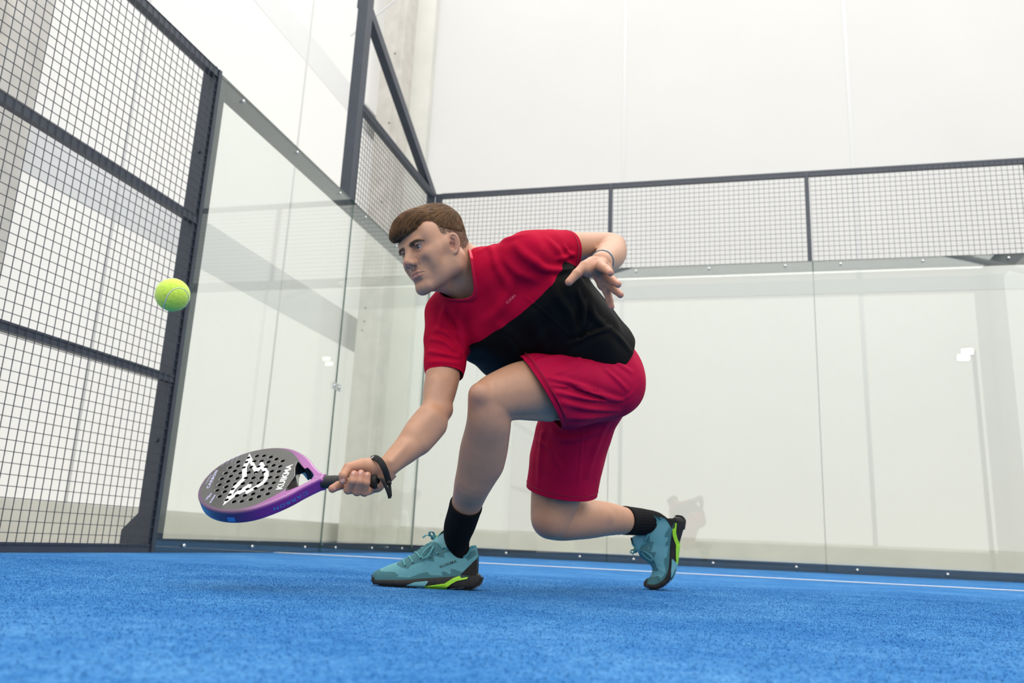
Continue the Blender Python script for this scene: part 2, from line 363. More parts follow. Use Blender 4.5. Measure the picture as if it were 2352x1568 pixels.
beam('web', (-0.06, FY, -0.005), (-0.0125, FY+0.012, 2.99), None, None, t)
beam('glass_backing', (-0.06, -2*PY-0.002, -0.01), (-0.0125, -2*PY+0.075, H3-0.002), None, None, t)
mb = MB(); P = [(-0.09, -0.01), (-0.195, -0.01), (-0.195, 0.115), (-0.097, 0.215), (-0.09, 0.215)]
mb.prism(P, lambda q, s: (q[0], FY-0.013+s*0.012, q[1])); mb.build('gusset', M['steel'], t)
for z in (0.62, 1.42, 2.42): 
    mb = MB(); mb.tube([(-0.05, FY-0.026, z), (-0.05, FY-0.012, z)], 0.012, 8); mb.build('bolt', M['steel'], t)
# flood-light mast at the far side of the court (seen only in the glass)
t = empty('floodlight_mast', (10.25, -17.35, 0)); tag(t, 'floodlight mast with twin lamps mirrored in the glass', 'floodlight')
mb = MB(); mb.box((10.2, -17.4, 0), (10.3, -17.3, 6.1)); mb.build('pole', M['steel'], t)
mb = MB(); mb.box((9.9, -17.42, 5.95), (10.3, -17.371, 6.02)); mb.build('arm', M['steel'], t)
for (lx, lz) in ((10.08, 6.07), (9.96, 5.89)):
    mb = MB(); mb.box((lx-0.16, -17.37, lz-0.085), (lx+0.16, -17.31, lz+0.085)); mb.build('lamp_housing', M['steel'], t)
    mb = MB(); mb.box((lx-0.145, -17.31, lz-0.07), (lx+0.145, -17.30, lz+0.07)); mb.build('lamp_panel', M['lamp'], t)
# white service line
mb = MB(); mb.box((0.02, -2.80, 0.0), (10.2, -2.72, 0.0022)); o = mb.build('court_line', M['line']); tag(o, 'thin white painted line across the blue turf', 'line')
# ------------------------------------------------------------------ implicit-surface modelling (round cones, ellipsoids, lofts)
F4 = np.float32
def _n(v): v = np.asarray(v, float); return v/(np.linalg.norm(v)+1e-12)
class Prim:
    __slots__ = ('f', 'c', 'R', 'k', 'op')
    def __init__(s, f, c, R, k, op): s.f, s.c, s.R, s.k, s.op = f, np.asarray(c, float), float(R), float(k), op
def rc(a, b, ra, rb, k=0.01, op='+'):
    a = np.asarray(a, float); b = np.asarray(b, float); ab = (b-a).astype(F4); L2 = float(ab @ ab)+1e-12; af = a.astype(F4); dr = F4(rb-ra); ra_ = F4(ra)
    def f(P):
        q = P-af; t = np.clip((q @ ab)/F4(L2), 0, 1); q = q-t[:, None]*ab
        return np.sqrt(np.einsum('ij,ij->i', q, q))-(ra_+dr*t)
    return Prim(f, (a+b)/2, np.linalg.norm(b-a)/2+max(ra, rb), k, op)
def el(c, r, B=None, k=0.01, op='+'):
    c = np.asarray(c, float); B = np.eye(3) if B is None else np.asarray(B, float); cf = c.astype(F4); Bf = B.astype(F4); ir = (1/np.asarray(r, float)).astype(F4)
    def f(P):
        q = ((P-cf) @ Bf)*ir; k0 = np.sqrt(np.einsum('ij,ij->i', q, q)); q = q*ir; k1 = np.sqrt(np.einsum('ij,ij->i', q, q))+F4(1e-9)
        return k0*(k0-1)/k1
    return Prim(f, c, max(r), k, op)
def loft(nodes, k=0.02, op='+'):
    """nodes: (centre, lateral axis, lateral radius, depth radius)"""
    cs = np.array([n[0] for n in nodes], float); out = []
    for i in range(len(nodes)-1):
        (a, la, ua, wa), (b, lb, ub, wb) = nodes[i], nodes[i+1]
        a = np.asarray(a, float); b = np.asarray(b, float); ax = _n(b-a); L = np.linalg.norm(b-a)
        l = _n(np.asarray(la)+np.asarray(lb)); l = _n(l-ax*(l @ ax)); d = np.cross(ax, l)
        def f(P, a=a.astype(F4), ax=ax.astype(F4), l=l.astype(F4), d=d.astype(F4), L=F4(L), ua=F4(ua), ub=F4(ub), wa=F4(wa), wb=F4(wb)):
            q = P-a; h = q @ ax; t = np.clip(h/L, 0, 1); e = h-t*L; ru = ua+(ub-ua)*t; rw = wa+(wb-wa)*t; mn = np.minimum(ru, rw)
            x = (q @ l)/ru; y = (q @ d)/rw; z = e/mn
            k0 = np.sqrt(x*x+y*y+z*z); x = x/ru; y = y/rw; z = z/mn; k1 = np.sqrt(x*x+y*y+z*z)+F4(1e-9)
            return k0*(k0-1)/k1
        out.append(Prim(f, (a+b)/2, L/2+max(ua, ub, wa, wb), k, op))
    return out
def chain(nodes, k=0.012, op='+'):
    """nodes: (point, radius)"""
    return [rc(nodes[i][0], nodes[i+1][0], nodes[i][1], nodes[i+1][1], k, op) for i in range(len(nodes)-1)]
def pxc(nodes, k=0.012, op='+', grow=1.0):
    """chain from (px, py, depth, width in px)"""
    return chain([(at(x, y, Z), w/2*mpp(Z)*grow) for x, y, Z, w in nodes], k, op)
def fine(nodes, m=3): return [tuple(q) for q in spline(nodes, m)]
def ev(prims, P):
    d = np.full(len(P), 10.0, F4)
    for p in prims:
        e = p.f(P)
        if p.op == '+':
            h = np.maximum(p.k-np.abs(d-e), 0); d = np.minimum(d, e)-h*h*F4(0.25/p.k)
        else:
            e = -e; h = np.maximum(p.k-np.abs(d-e), 0); d = np.maximum(d, e)+h*h*F4(0.25/p.k)
    return d
def surf(prims, h, lo=None, hi=None, B=16, disp=None, clip=None):
    """sparse surface nets of the zero set; returns verts, quads"""
    adds = [p for p in prims if p.op == '+']
    if lo is None:
        lo = np.min([p.c-p.R for p in adds], 0)-3*h; hi = np.max([p.c+p.R for p in adds], 0)+3*h
    nb = np.ceil((np.asarray(hi)-lo)/(h*B)).astype(int); hd = h*B*0.87
    cen = np.array([p.c for p in prims]); rad = np.array([p.R for p in prims])
    I = np.stack(np.meshgrid(*[np.arange(n) for n in nb], indexing='ij'), -1).reshape(-1, 3)
    Cn = lo+(I+0.5)*h*B
    near = np.zeros(len(I), bool)
    for p in adds: near |= np.linalg.norm(Cn-p.c, axis=1) < p.R+hd+0.02
    I = I[near]; Cn = Cn[near]
    dd = ev(prims, Cn.astype(F4)); keep = np.abs(dd) < hd*1.6+0.012
    I = I[keep]; Cn = Cn[keep]
    ax = np.arange(B+1); G = np.stack(np.meshgrid(ax, ax, ax, indexing='ij'), -1).reshape(-1, 3); Gf = (G*h)
    cells_key, cells_pos, edges = [], [], []
    big = np.int64(4096)
    n1 = B+1
    for bi, c in zip(I, Cn):
        o = lo+bi*(h*B)
        dist = np.linalg.norm(cen-c, axis=1)-rad
        sel = [p for p, q in zip(prims, dist) if q < hd*2+0.03+p.k]
        P = (o+Gf).astype(F4); D = ev(sel, P)
        if disp is not None: D = D-disp(P)
        D = D.reshape(n1, n1, n1); S = D < 0
        if S.all() or not S.any(): continue
        acc = np.zeros((B, B, B, 3)); cnt = np.zeros((B, B, B))
        for a in range(3):
            s0 = [slice(None)]*3; s1 = [slice(None)]*3; s0[a] = slice(0, B); s1[a] = slice(1, n1)
            A, Bv = D[tuple(s0)], D[tuple(s1)]; X = S[tuple(s0)] != S[tuple(s1)]
            t = np.where(X, A/np.where(X, A-Bv, 1), 0)
            oth = [b for b in range(3) if b != a]
            for u in (0, 1):
                for v in (0, 1):
                    sl = [slice(None)]*3; sl[oth[0]] = slice(u, u+B); sl[oth[1]] = slice(v, v+B)
                    x = X[tuple(sl)]; tt = t[tuple(sl)]
                    cnt += x; acc[..., a] += np.where(x, tt, 0); acc[..., oth[0]] += x*u; acc[..., oth[1]] += x*v
            idx = np.argwhere(X)
            m = np.all(idx < B, axis=1); idx = idx[m]
            if len(idx):
                sg = S[tuple(s0)][tuple(idx.T)]
                edges.append(np.column_stack([idx+bi*B, np.full(len(idx), a), sg]))
        ii = np.argwhere(cnt > 0)
        if len(ii) == 0: continue
        pos = o+(ii+acc[tuple(ii.T)]/cnt[tuple(ii.T)][:, None])*h
        g = (ii+bi*B).astype(np.int64)
        cells_key.append((g[:, 0]*big+g[:, 1])*big+g[:, 2]); cells_pos.append(pos)
    K = np.concatenate(cells_key); V = np.concatenate(cells_pos); od = np.argsort(K); K = K[od]; V = V[od]
    E = np.concatenate(edges).astype(np.int64); faces = []
    for a in range(3):
        e = E[E[:, 3] == a]; o1, o2 = [(1, 2), (2, 0), (0, 1)][a]
        q = []
        for du, dv in ((0, 0), (-1, 0), (-1, -1), (0, -1)):
            g = e[:, :3].copy(); g[:, o1] += du; g[:, o2] += dv; q.append((g[:, 0]*big+g[:, 1])*big+g[:, 2])
        q = np.stack(q, 1); j = np.searchsorted(K, q); j = np.clip(j, 0, len(K)-1); ok = np.all(K[j] == q, axis=1)
        j = j[ok]; sg = e[ok, 4] == 1
        faces.append(np.where(sg[:, None], j, j[:, ::-1]))
    Fq = np.concatenate(faces)
    if clip is not None:
        keepv = clip(V); Fq = Fq[keepv[Fq].all(1)]
        used = np.unique(Fq); mp = np.full(len(V), -1); mp[used] = np.arange(len(used)); V = V[used]; Fq = mp[Fq]
    return V, Fq
def hit(prims, px, py, t0=1.2, t1=4.0):
    d = ray(px, py); t = t0
    for _ in range(90):
        e = float(ev(prims, (CAM+d*t)[None].astype(F4))[0])
        if abs(e) < 2e-4 or t > t1: break
        t += e*0.8
    return CAM+d*t
def smooth_mesh(V, F, it=2, lam=0.5):
    """light Laplacian smoothing on quads"""
    for _ in range(it):
        A = np.zeros_like(V); c = np.zeros(len(V))
        for i in range(4):
            np.add.at(A, F[:, i], V[F[:, (i+1) % 4]]+V[F[:, (i-1) % 4]]); np.add.at(c, F[:, i], 2)
        m = c > 0; V = V.copy(); V[m] += lam*(A[m]/c[m][:, None]-V[m])
    return V
def set_color(o, col, name='tint'):
    me = o.data; a = me.color_attributes.new(name, 'FLOAT_COLOR', 'POINT')
    a.data.foreach_set('color', np.column_stack([col, np.ones(len(col))]).astype(np.float32).ravel())
def polyd(P, Q):
    """distance of points P to the polyline Q and the arc parameter"""
    best = np.full(len(P), 9.0); 
    for a, b in zip(Q[:-1], Q[1:]):
        ab = b-a; t = np.clip(((P-a) @ ab)/(ab @ ab+1e-12), 0, 1); best = np.minimum(best, np.linalg.norm(P-a-t[:, None]*ab, axis=1))
    return best
def project(P):
    d = np.asarray(P)-CAM; z = d @ FWD
    return np.column_stack([CX+FPX*(d @ RIGHT)/z, CY-FPX*(d @ UPV)/z]), z
def inpoly(P, Q):
    x, y = P[:, 0], P[:, 1]; c = np.zeros(len(P), bool); n = len(Q)
    for i in range(n):
        (x0, y0), (x1, y1) = Q[i], Q[(i+1) % n]
        m = ((y0 > y) != (y1 > y)) & (x < (x1-x0)*(y-y0)/(y1-y0+1e-12)+x0); c ^= m
    return c
def poly_sd(P, Q):
    Q = np.asarray(Q, float); d = np.full(len(P), 9.0); c = inpoly(P, [tuple(q) for q in Q])
    for i in range(len(Q)):
        a, b = Q[i], Q[(i+1) % len(Q)]; ab = b-a; t = np.clip(((P-a) @ ab)/(ab @ ab+1e-15), 0, 1); d = np.minimum(d, np.linalg.norm(P-a-t[:, None]*ab, axis=1))
    return np.where(c, -d, d)
# ------------------------------------------------------------------ the player: head frame
HR = np.array([[-0.8123, -0.511, -0.2811], [0.5699, -0.798, -0.1962], [-0.1241, -0.3196, 0.9394]]); HC = np.array([2.3232, -6.1807, 0.9058])
_a = math.radians(1.0); HR = np.array([[math.cos(_a), math.sin(_a), 0], [-math.sin(_a), math.cos(_a), 0], [0, 0, 1]]) @ HR
def hp(x, y, z): return HC+HR @ np.array([x, y, z], float)
def hrc(a, b, ra, rb, k=.008, op='+'): return rc(hp(*a), hp(*b), ra, rb, k, op)
def hel(c, r, k=.008, op='+', rot=None): return el(hp(*c), r, HR if rot is None else HR @ rot, k, op)
def rx(a): c, s = math.cos(a), math.sin(a); return np.array([[1, 0, 0], [0, c, -s], [0, s, c]])
def ry(a): c, s = math.cos(a), math.sin(a); return np.array([[c, 0, s], [0, 1, 0], [-s, 0, c]])
def rz(a): c, s = math.cos(a), math.sin(a); return np.array([[c, -s, 0], [s, c, 0], [0, 0, 1]])
def head_prims():
    S = []
    S.append(hel((0, -.005, .034), (.0755, .091, .079), .02))
    S.append(hel((0, .040, .020), (.062, .054, .062), .03))            # forehead and mid face
    S.append(hel((0, .036, -.040), (.0535, .054, .062), .03))
    for s in (-1, 1): S.append(hel((s*.038, .040, -.050), (.018, .030, .030), .03)); S.append(hel((s*.037, .056, -.040), (.016, .018, .022), .025)); S.append(hel((s*.043, .059, -.030), (.016, .016, .019), .02))           # lower face
    for s in (-1, 1):
        S.append(hrc((s*.050, -.002, -.062), (s*.018, .074, -.101), .0155, .0145, .030))   # jaw line
        S.append(hrc((s*.058, .004, -.025), (s*.050, -.002, -.062), .016, .0155, .03))
        S.append(hel((s*.043, .062, -.018), (.020, .019, .014), .022))  # cheek bone
        S.append(hel((s*.031, .064, -.036), (.018, .019, .022), .022))
        S.append(hrc((s*.058, .045, -.008), (s*.069, .012, .000), .010, .009, .026))
        S.append(hrc((s*.008, .0925, .0160), (s*.037, .0828, .0185), .0085, .0085, .012))  # brow ridge
        S.append(hel((s*.054, .058, .030), (.014, .02, .03), .02))
    S.append(hel((0, .082, -.1005), (.0195, .0145, .0150), .016))      # chin
    S.append(hel((0, .078, -.064), (.030, .017, .024), .018))          # muzzle
    for s in (-1, 1):
        S.append(hel((s*.032, .1000, .0015), (.0175, .0180, .0095), .011, '-'))           # orbit
        S.append(hel((s*.0175, .0965, .003), (.008, .012, .012), .010, '-'))
        S.append(hel((s*.041, .090, -.052), (.008, .008, .014), .02, '-'))                # hollow of the cheek
            # eyelids
    for s in (-1, 1):
        e = (s*.0320, .0765, .0035)
        S.append(hel(e, (.0160, .0140, .0136), .005))
        S.append(hrc((s*.019, .0850, .0082), (s*.033, .0900, .0106), .0026, .0030, .003)); S.append(hrc((s*.033, .0900, .0106), (s*.046, .0800, .0060), .0030, .0026, .003))
        S.append(hrc((s*.020, .0855, -.0040), (s*.034, .0880, -.0068), .0016, .0018, .003)); S.append(hrc((s*.034, .0880, -.0068), (s*.045, .0800, -.001), .0018, .0016, .003))
        # palpebral opening: an almond cut through the lids
        S.append(hel((s*.0325, .0905, .0020), (.0122, .011, .0052), .0022, '-', ry(-s*.10)))
    # nose
    S.append(hrc((0, .0905, .010), (0, .1120, -.0245), .0072, .0085, .010))
    S.append(hrc((0, .089, .004), (0, .100, -.028), .0095, .0125, .010))
    S.append(hel((0, .1128, -.0298), (.0082, .0085, .0075), .006))
    for s in (-1, 1):
        S.append(hel((s*.0122, .1020, -.0345), (.0075, .0105, .0078), .005))
        S.append(hel((s*.0068, .1085, -.0425), (.0034, .0066, .0042), .0025, '-'))
        S.append(hrc((s*.0185, .0990, -.0300), (s*.0205, .0925, -.044), .0012, .0012, .005, '-'))
    S.append(hrc((0, .1095, -.0385), (0, .0990, -.0445), .0040, .0042, .004))
    # lips
    S.append(hrc((0, .0980, -.0600), (-.012, .0955, -.0598), .0037, .0037, .004)); S.append(hrc((0, .0980, -.0600), (.012, .0955, -.0598), .0037, .0037, .004))
    for s in (-1, 1):
        S.append(hrc((s*.012, .0955, -.0598), (s*.0245, .0850, -.0642), .0036, .0018, .004))
        S.append(hrc((0, .0955, -.0698), (s*.012, .0930, -.0693), .0049, .0043, .004)); S.append(hrc((s*.012, .0930, -.0693), (s*.0240, .0845, -.0658), .0043, .0018, .004))
        S.append(hrc((s*.0035, .1005, -.0515), (s*.003, .1010, -.0455), .0016, .0012, .003))
    S.append(hrc((0, .1030, -.0643), (-.014, .0990, -.0647), .0011, .0011, .0018, '-')); S.append(hrc((0, .1030, -.0643), (.014, .0990, -.0647), .0011, .0011, .0018, '-'))
    for s in (-1, 1): S.append(hrc((s*.014, .0990, -.0647), (s*.0265, .0865, -.0660), .0012, .0012, .0018, '-'))
    S.append(hrc((-.012, .094, -.0835), (.012, .094, -.0835), .0035, .0035, .008, '-'))
    # ears
    for s in (-1, 1):
        c = np.array([s*.0765, .007, -.011]); R = rz(s*.50) @ ry(s*.10) @ rx(.20)
        E_ = lambda x, y, z: hp(*(c+R @ np.array([s*x, y*.9, z*.87])))
        S.append(el(E_(0, 0, .001), (.0046, .0144, .0248), HR @ R, .006))
        S.append(el(E_(-.001, .003, -.024), (.0046, .0082, .0088), HR @ R, .006))
        S.append(el(E_(-.004, .008, -.004), (.008, .009, .019), HR @ R, .008))
        S.append(el(E_(.0062, .0035, -.0035), (.0062, .0080, .0108), HR @ R, .003, '-'))
        S.append(el(E_(.0062, -.001, .0145), (.0042, .0086, .0078), HR @ R, .003, '-'))
        ts = np.radians(np.linspace(28, 262, 22)); Q = [E_(.0032, .0165*math.cos(t), .001+.0292*math.sin(t)) for t in ts]; Q = [E_(.002, .010, .006)]+Q
        for a_, b_ in zip(Q[:-1], Q[1:]): S.append(rc(a_, b_, .0030, .0030, .0045))
        ts = np.radians(np.linspace(85, 235, 7)); Q = [E_(.0030, .0005+.0100*math.cos(t), .001+.0190*math.sin(t)) for t in ts]
        for a_, b_ in zip(Q[:-1], Q[1:]): S.append(rc(a_, b_, .0024, .0024, .0045))
        S.append(rc(E_(.0025, .0125, -.004), E_(.0025, .0105, -.010), .0036, .003, .003))
    return S
# ------------------------------------------------------------------ the player: body
def hit_many(prims, Q, t0=1.3, t1=4.2):
    Q = np.asarray(Q, float); D = np.array([ray(x, y) for x, y in Q]); t = np.full(len(Q), t0)
    for _ in range(80):
        e = ev(prims, (CAM+D*t[:, None]).astype(F4)).astype(float); t = np.minimum(t+e*0.75, t1)
    return CAM+D*t[:, None]
DR = lambda a, b: _n(np.asarray(b)-np.asarray(a))
R_ARM = [(1030, 738, 2.37, 84), (1020, 800, 2.32, 80), (1018, 845, 2.285, 77), (1016, 868, 2.265, 77), (1010, 898, 2.24, 73.5), (1005, 924, 2.217, 67), (1001, 945, 2.20, 66), (986, 966, 2.17, 73), (965, 993, 2.14, 74), (939, 1026, 2.10, 65), (913, 1050, 2.07, 54), (892, 1070, 2.045, 47)]
L_ARM = [(1240, 588, 2.245, 84), (1295, 571, 2.30, 72), (1335, 568, 2.345, 67), (1368, 563, 2.385, 57), (1402, 567, 2.42, 62), (1406, 580, 2.36, 64), (1401, 590, 2.28, 62), (1391, 597, 2.20, 54), (1381, 602, 2.14, 46)]
L_THIGH = [(1388, 878, 2.47, 140), (1300, 890, 2.375, 146), (1240, 893, 2.308, 138), (1200, 895, 2.265, 128), (1165, 901, 2.235, 111), (1135, 908, 2.21, 94), (1116, 917, 2.195, 80)]
L_SHANK = [(1116, 917, 2.195, 80), (1119, 945, 2.20, 87), (1119.5, 968, 2.21, 92), (1115, 1000, 2.235, 97), (1108, 1035, 2.26, 102), (1098, 1079, 2.285, 95), (1086, 1111, 2.30, 83), (1078, 1137, 2.33, 73), (1069, 1166, 2.352, 64), (1059, 1200, 2.38, 53), (1053, 1232, 2.41, 36)]
R_THIGH = [(1345, 925, 2.60, 150), (1310, 1000, 2.63, 132), (1295, 1060, 2.65, 130), (1283, 1110, 2.66, 118), (1277, 1140, 2.655, 112), (1272, 1165, 2.645, 103), (1267, 1190, 2.635, 94)]
R_SHANK = [(1267, 1190, 2.635, 92), (1285, 1197, 2.65, 84), (1310, 1197, 2.67, 83), (1350, 1192, 2.73, 86), (1390, 1191, 2.80, 76), (1430, 1195, 2.87, 61), (1460, 1197, 2.92, 51), (1500, 1199, 2.97, 42)]
LAT = _n(RIGHT*.27+UPV*.175-FWD*.18); LATP = _n(RIGHT*.12+UPV*.10-FWD*.18)
def mixl(t): return _n(LAT*(1-t)+LATP*t)
TOR = [(1100, 628, 2.30, .0, 62, .062), (1128, 655, 2.315, .0, 150, .080), (1180, 715, 2.345, .0, 164, .108), (1232, 765, 2.40, .25, 156, .112), (1285, 800, 2.45, .55, 142, .112), (1350, 842, 2.51, .9, 120, .125)]
def torso(grow):
    return loft([(at(x, y, Z), mixl(t), wpx*mpp(Z)*1.04+grow*.9, dr+grow) for x, y, Z, t, wpx, dr in TOR], .035)
def pt(x, y, Z): return at(x, y, Z)
def bump(x, y, Z, wpx, k=.015, op='+'): return rc(at(x, y, Z), at(x, y, Z+.001), wpx/2*mpp(Z), wpx/2*mpp(Z), k, op)
def limb_prims():
    S = torso(-.022)
    S += pxc(fine(R_ARM+[(884, 1077, 2.043, 47)]), .004); S += pxc(fine(L_ARM+[(1380, 606, 2.135, 46)], 9), .004); S += pxc(fine(L_THIGH), .006); S += pxc(fine(L_SHANK), .005); S += pxc(fine(R_THIGH), .006); S += pxc(fine(R_SHANK), .005)
    # muscles, bones and tendons
    S += [rc(at(1004, 880, 2.215), at(988, 925, 2.185), .016, .012, .02), bump(1025, 942, 2.20, 24, .02),           # biceps, elbow
          rc(at(990, 955, 2.14), at(951, 993, 2.105), .022, .018, .02), rc(at(1004, 980, 2.155), at(972, 1020, 2.12), .018, .012, .035),
          rc(at(934, 1020, 2.068), at(897, 1060, 2.025), .006, .005, .012)]
    S += [bump(1101, 903, 2.165, 46, .02), bump(1096, 926, 2.172, 26, .014),           rc(at(1138, 975, 2.22), at(1128, 1065, 2.27), .024, .018, .05), rc(at(1150, 935, 2.185), at(1270, 900, 2.27), .012, .02, .03), rc(at(1163, 952, 2.215), at(1265, 955, 2.29), .010, .016, .014),
          bump(1262, 1200, 2.60, 58, .025), bump(1245, 1196, 2.612, 36, .016), rc(at(1330, 1180, 2.665), at(1392, 1185, 2.735), .022, .014, .025)]
    S += [bump(1424, 556, 2.425, 22, .014), rc(at(1385, 575, 2.31), at(1384, 590, 2.20), .014, .012, .02)]
    return S
def neck_prims():
    S = [rc(hp(0, -.020, -.035), at(1092, 660, 2.32), .052, .057, .03), rc(hp(-.056, -.022, -.040), at(1056, 692, 2.295), .0125, .0105, .022), rc(hp(.056, -.022, -.040), at(1032, 676, 2.315), .0125, .0105, .022),
         rc(hp(0, .016, -.100), at(1046, 674, 2.285), .016, .012, .03), rc(hp(0, -.075, -.02), at(1112, 622, 2.33), .040, .06, .03), rc(at(1098, 640, 2.325), at(1190, 592, 2.275), .042, .026, .04), rc(at(1094, 658, 2.33), at(1048, 718, 2.37), .040, .028, .04)]
    return S
RH_C = [  # right hand round the grip: chains of (px, py, depth, width px)
    [(813, 1088, 1.962, 16.5), (809, 1104, 1.956, 19), (800, 1124, 1.968, 21), (812, 1122, 2.035, 24)],
    [(829, 1086.5, 1.962, 16.5), (826, 1105, 1.955, 19), (820, 1128, 1.968, 21), (832, 1124, 2.035, 24)],
    [(844, 1091, 1.966, 15.5), (841, 1108, 1.962, 17.5), (837, 1130, 1.974, 19.5), (850, 1124, 2.035, 23)],
    [(763.5, 1122, 1.972, 19), (777, 1115, 1.985, 20), (794, 1112, 2.012, 21), (808, 1100, 2.045, 24)],
    [(787, 1105, 1.960, 16), (788.5, 1092, 1.962, 20.5), (800, 1074, 1.982, 22.5), (833, 1069, 2.018, 33)]]
def rhand_prims():
    S = []
    for c in RH_C: S += pxc(c, .0035)
    P = []
    P += pxc([(808, 1100, 2.05, 26), (850, 1098, 2.06, 44), (880, 1082, 2.05, 50)], .012)
    P += pxc([(833, 1069, 2.018, 33), (858, 1073, 2.030, 42), (892, 1070, 2.045, 47)], .012)
    P += pxc([(846, 1120, 2.035, 26), (864, 1111, 2.030, 34), (880, 1090, 2.040, 42)], .012)
    P += pxc([(884, 1085, 2.045, 44), (905, 1066, 2.062, 47)], .012)
    P += pxc([(800, 1074, 1.99, 20), (826, 1072, 2.04, 34)], .010)
    P += pxc(fine(R_ARM+[(884, 1077, 2.043, 47)])[-12:], .004)
    return P+S+[rc(at(934, 1020, 2.068), at(897, 1060, 2.025), .006, .005, .012), rc(at(793, 1104, 2.0), at(862, 1104, 2.02), .0125, .0125, .003, '-')]
LH_C = [
    [(1306.5, 647.5, 2.035, 18), (1324, 629, 2.05, 21), (1342, 612, 2.075, 25), (1366, 605, 2.105, 34)],
    [(1402, 626.5, 1.985, 16.5), (1393, 618.5, 2.02, 20), (1380, 611, 2.065, 25), (1381, 606, 2.11, 30)],
    [(1419.5, 653, 2.02, 16.5), (1409, 646, 2.045, 18.5), (1396, 634, 2.085, 24), (1384, 612, 2.12, 28)],
    [(1425, 677, 2.06, 15.5), (1414, 667, 2.075, 17), (1398, 650, 2.10, 23), (1383, 618, 2.13, 28)],
    [(1404.5, 704.5, 2.10, 14), (1400, 690, 2.105, 16), (1394, 668, 2.11, 20), (1382, 625, 2.135, 30)]]
def lhand_prims():
    S = []
    P = pxc([(1381, 602, 2.14, 46), (1382, 622, 2.125, 46), (1388, 645, 2.118, 36), (1386, 655, 2.115, 24)], .012)
    P += pxc([(1360, 606, 2.10, 34), (1352, 617, 2.085, 36), (1345, 620, 2.07, 26)], .012)
    P += pxc(fine(L_ARM+[(1380, 606, 2.135, 46)], 9)[-30:], .004)
    for c in LH_C: S += pxc(c, .0045)
    return P+S+[bump(1372, 636, 2.07, 16, .012, '-')]
# skin ---------------------------------------------------------------
M['skin'] = mat('skin', (0.4, 0.23, 0.16), 0.48, 0.035, 60, 0.12, 900, spec=0.35, sss=0.12, attr='tint')
person = empty('person', (2.45, -5.35, 0.0))
tag(person, 'crouching man in red and black sports shirt and red shorts lunging on the turf', 'person')
def gauss(P, c, r): return np.exp(-np.sum(((P-c)/r)**2, axis=1))
SK = np.array([.40, .212, .130])
def head_tint(V):
    q = (V-HC) @ HR; n = len(V); col = np.tile(SK, (n, 1))
    ab = np.column_stack([np.abs(q[:, 0]), q[:, 1], q[:, 2]])
    def blend(m, c): nonlocal col; col = col*(1-m[:, None])+np.array(c)*m[:, None]
    blend(.40*gauss(ab, (.042, .07, -.022), (.022, .03, .016)), (.42, .18, .125))        # cheeks
    blend(.45*gauss(q, (0, .118, -.030), (.012, .02, .012)), (.42, .17, .12))
    blend(.5*gauss(ab, (.077, -.012, .0), (.012, .03, .034)), (.45, .175, .13))            # ears
    blend(.6*gauss(ab, (.082, .010, -.013), (.012, .009, .012)), (.27, .085, .065))  # hollow of the ear, its shade put into the skin tint
    blend(.30*gauss(ab, (.032, .09, -.012), (.02, .02, .006)), (.27, .13, .105))            # under the eyes
    blend(.35*gauss(ab, (.020, .09, .006), (.006, .02, .010)), (.27, .13, .10))
    # beard shadow
    bm = np.clip(gauss(ab, (.0, .08, -.088), (.05, .04, .024))+gauss(ab, (.012, .10, -.051), (.016, .02, .0055))+.6*gauss(ab, (.045, .02, -.075), (.03, .05, .02)), 0, 1)
    blend(.28*bm, (.22, .135, .105))
    lip = np.where(q[:, 2] > -.0645, np.clip((1-(ab[:, 0]/.0255)**2), 0, 1)*np.exp(-((q[:, 2]+.0605)/.0038)**4), np.clip(1-(ab[:, 0]/.0245)**2, 0, 1)*np.exp(-((q[:, 2]+.0695)/.0052)**4))
    lip = np.where((q[:, 1] > .078), lip, 0); blend(.62*np.clip(lip*1.4, 0, 1), (.33, .115, .10))
    # close-cropped sides and nape
    yl = q[:, 1]; zl = q[:, 2]
    hair = (zl > np.interp(yl, [-.12, -.055, -.018, -.006, .016, .025, .032, .041, .050, .061, .075, .1], [-.062, -.062, -.050, .012, .014, -.008, -.020, .010, .040, .046, .050, .052]))
    soft = np.clip((zl-np.interp(yl, [-.12, -.055, -.018, -.006, .016, .025, .032, .041, .050, .061, .075, .1], [-.062, -.062, -.050, .012, .014, -.008, -.020, .010, .036, .046, .050, .052])+.006)/.020, 0, 1)
    far = np.sqrt((q[:, 0]/.0755)**2+((yl+.005)/.091)**2+((zl-.034)/.079)**2) > 1.07
    blend(np.where(far, 0, .70*soft), (.075, .046, .030))
    global FADE; FADE = np.where(far, 0, soft)
    # eyebrows
    bz = np.interp(ab[:, 0], [.010, .020, .034, .044, .054], [.0115, .0148, .0178, .0172, .0122]); bw = np.interp(ab[:, 0], [.008, .014, .030, .045, .056], [.002, .0045, .0042, .0032, .0012])
    bmask = np.exp(-((zl-bz)/bw)**4)*((ab[:, 0] > .010) & (ab[:, 0] < .056) & (yl > .05)); blend(.55*bmask, (.050, .030, .020))
    # lash line
    lm = gauss(ab, (.033, .0885, .0075), (.013, .01, .0016)); blend(.6*lm, (.05, .03, .025))
    return col
def limb_tint(V):
    n = len(V); col = np.tile(SK, (n, 1))
    for c, r, k in ((at(1092, 918, 2.16), .030, .40), (at(1250, 1200, 2.60), .04, .30), (at(1030, 945, 2.19), .025, .3), (at(1432, 560, 2.42), .022, .3)):
        m = k*gauss(V, c, r); col = col*(1-m[:, None])+np.array([.40, .17, .125])*m[:, None]
    return col
def hand_tint(tips, org, ax):
    def f(V):
        t = np.clip(((V-org) @ ax-.004)/.05, 0, 1)[:, None]; col = SK*(1-t)+SK*np.array([1.0, .93, .92])*t
        for c in tips:
            m = .55*gauss(V, c, .011); col = col*(1-m[:, None])+np.array([.44, .165, .125])*m[:, None]
        return col
    return f
HEAD = head_prims()+neck_prims()
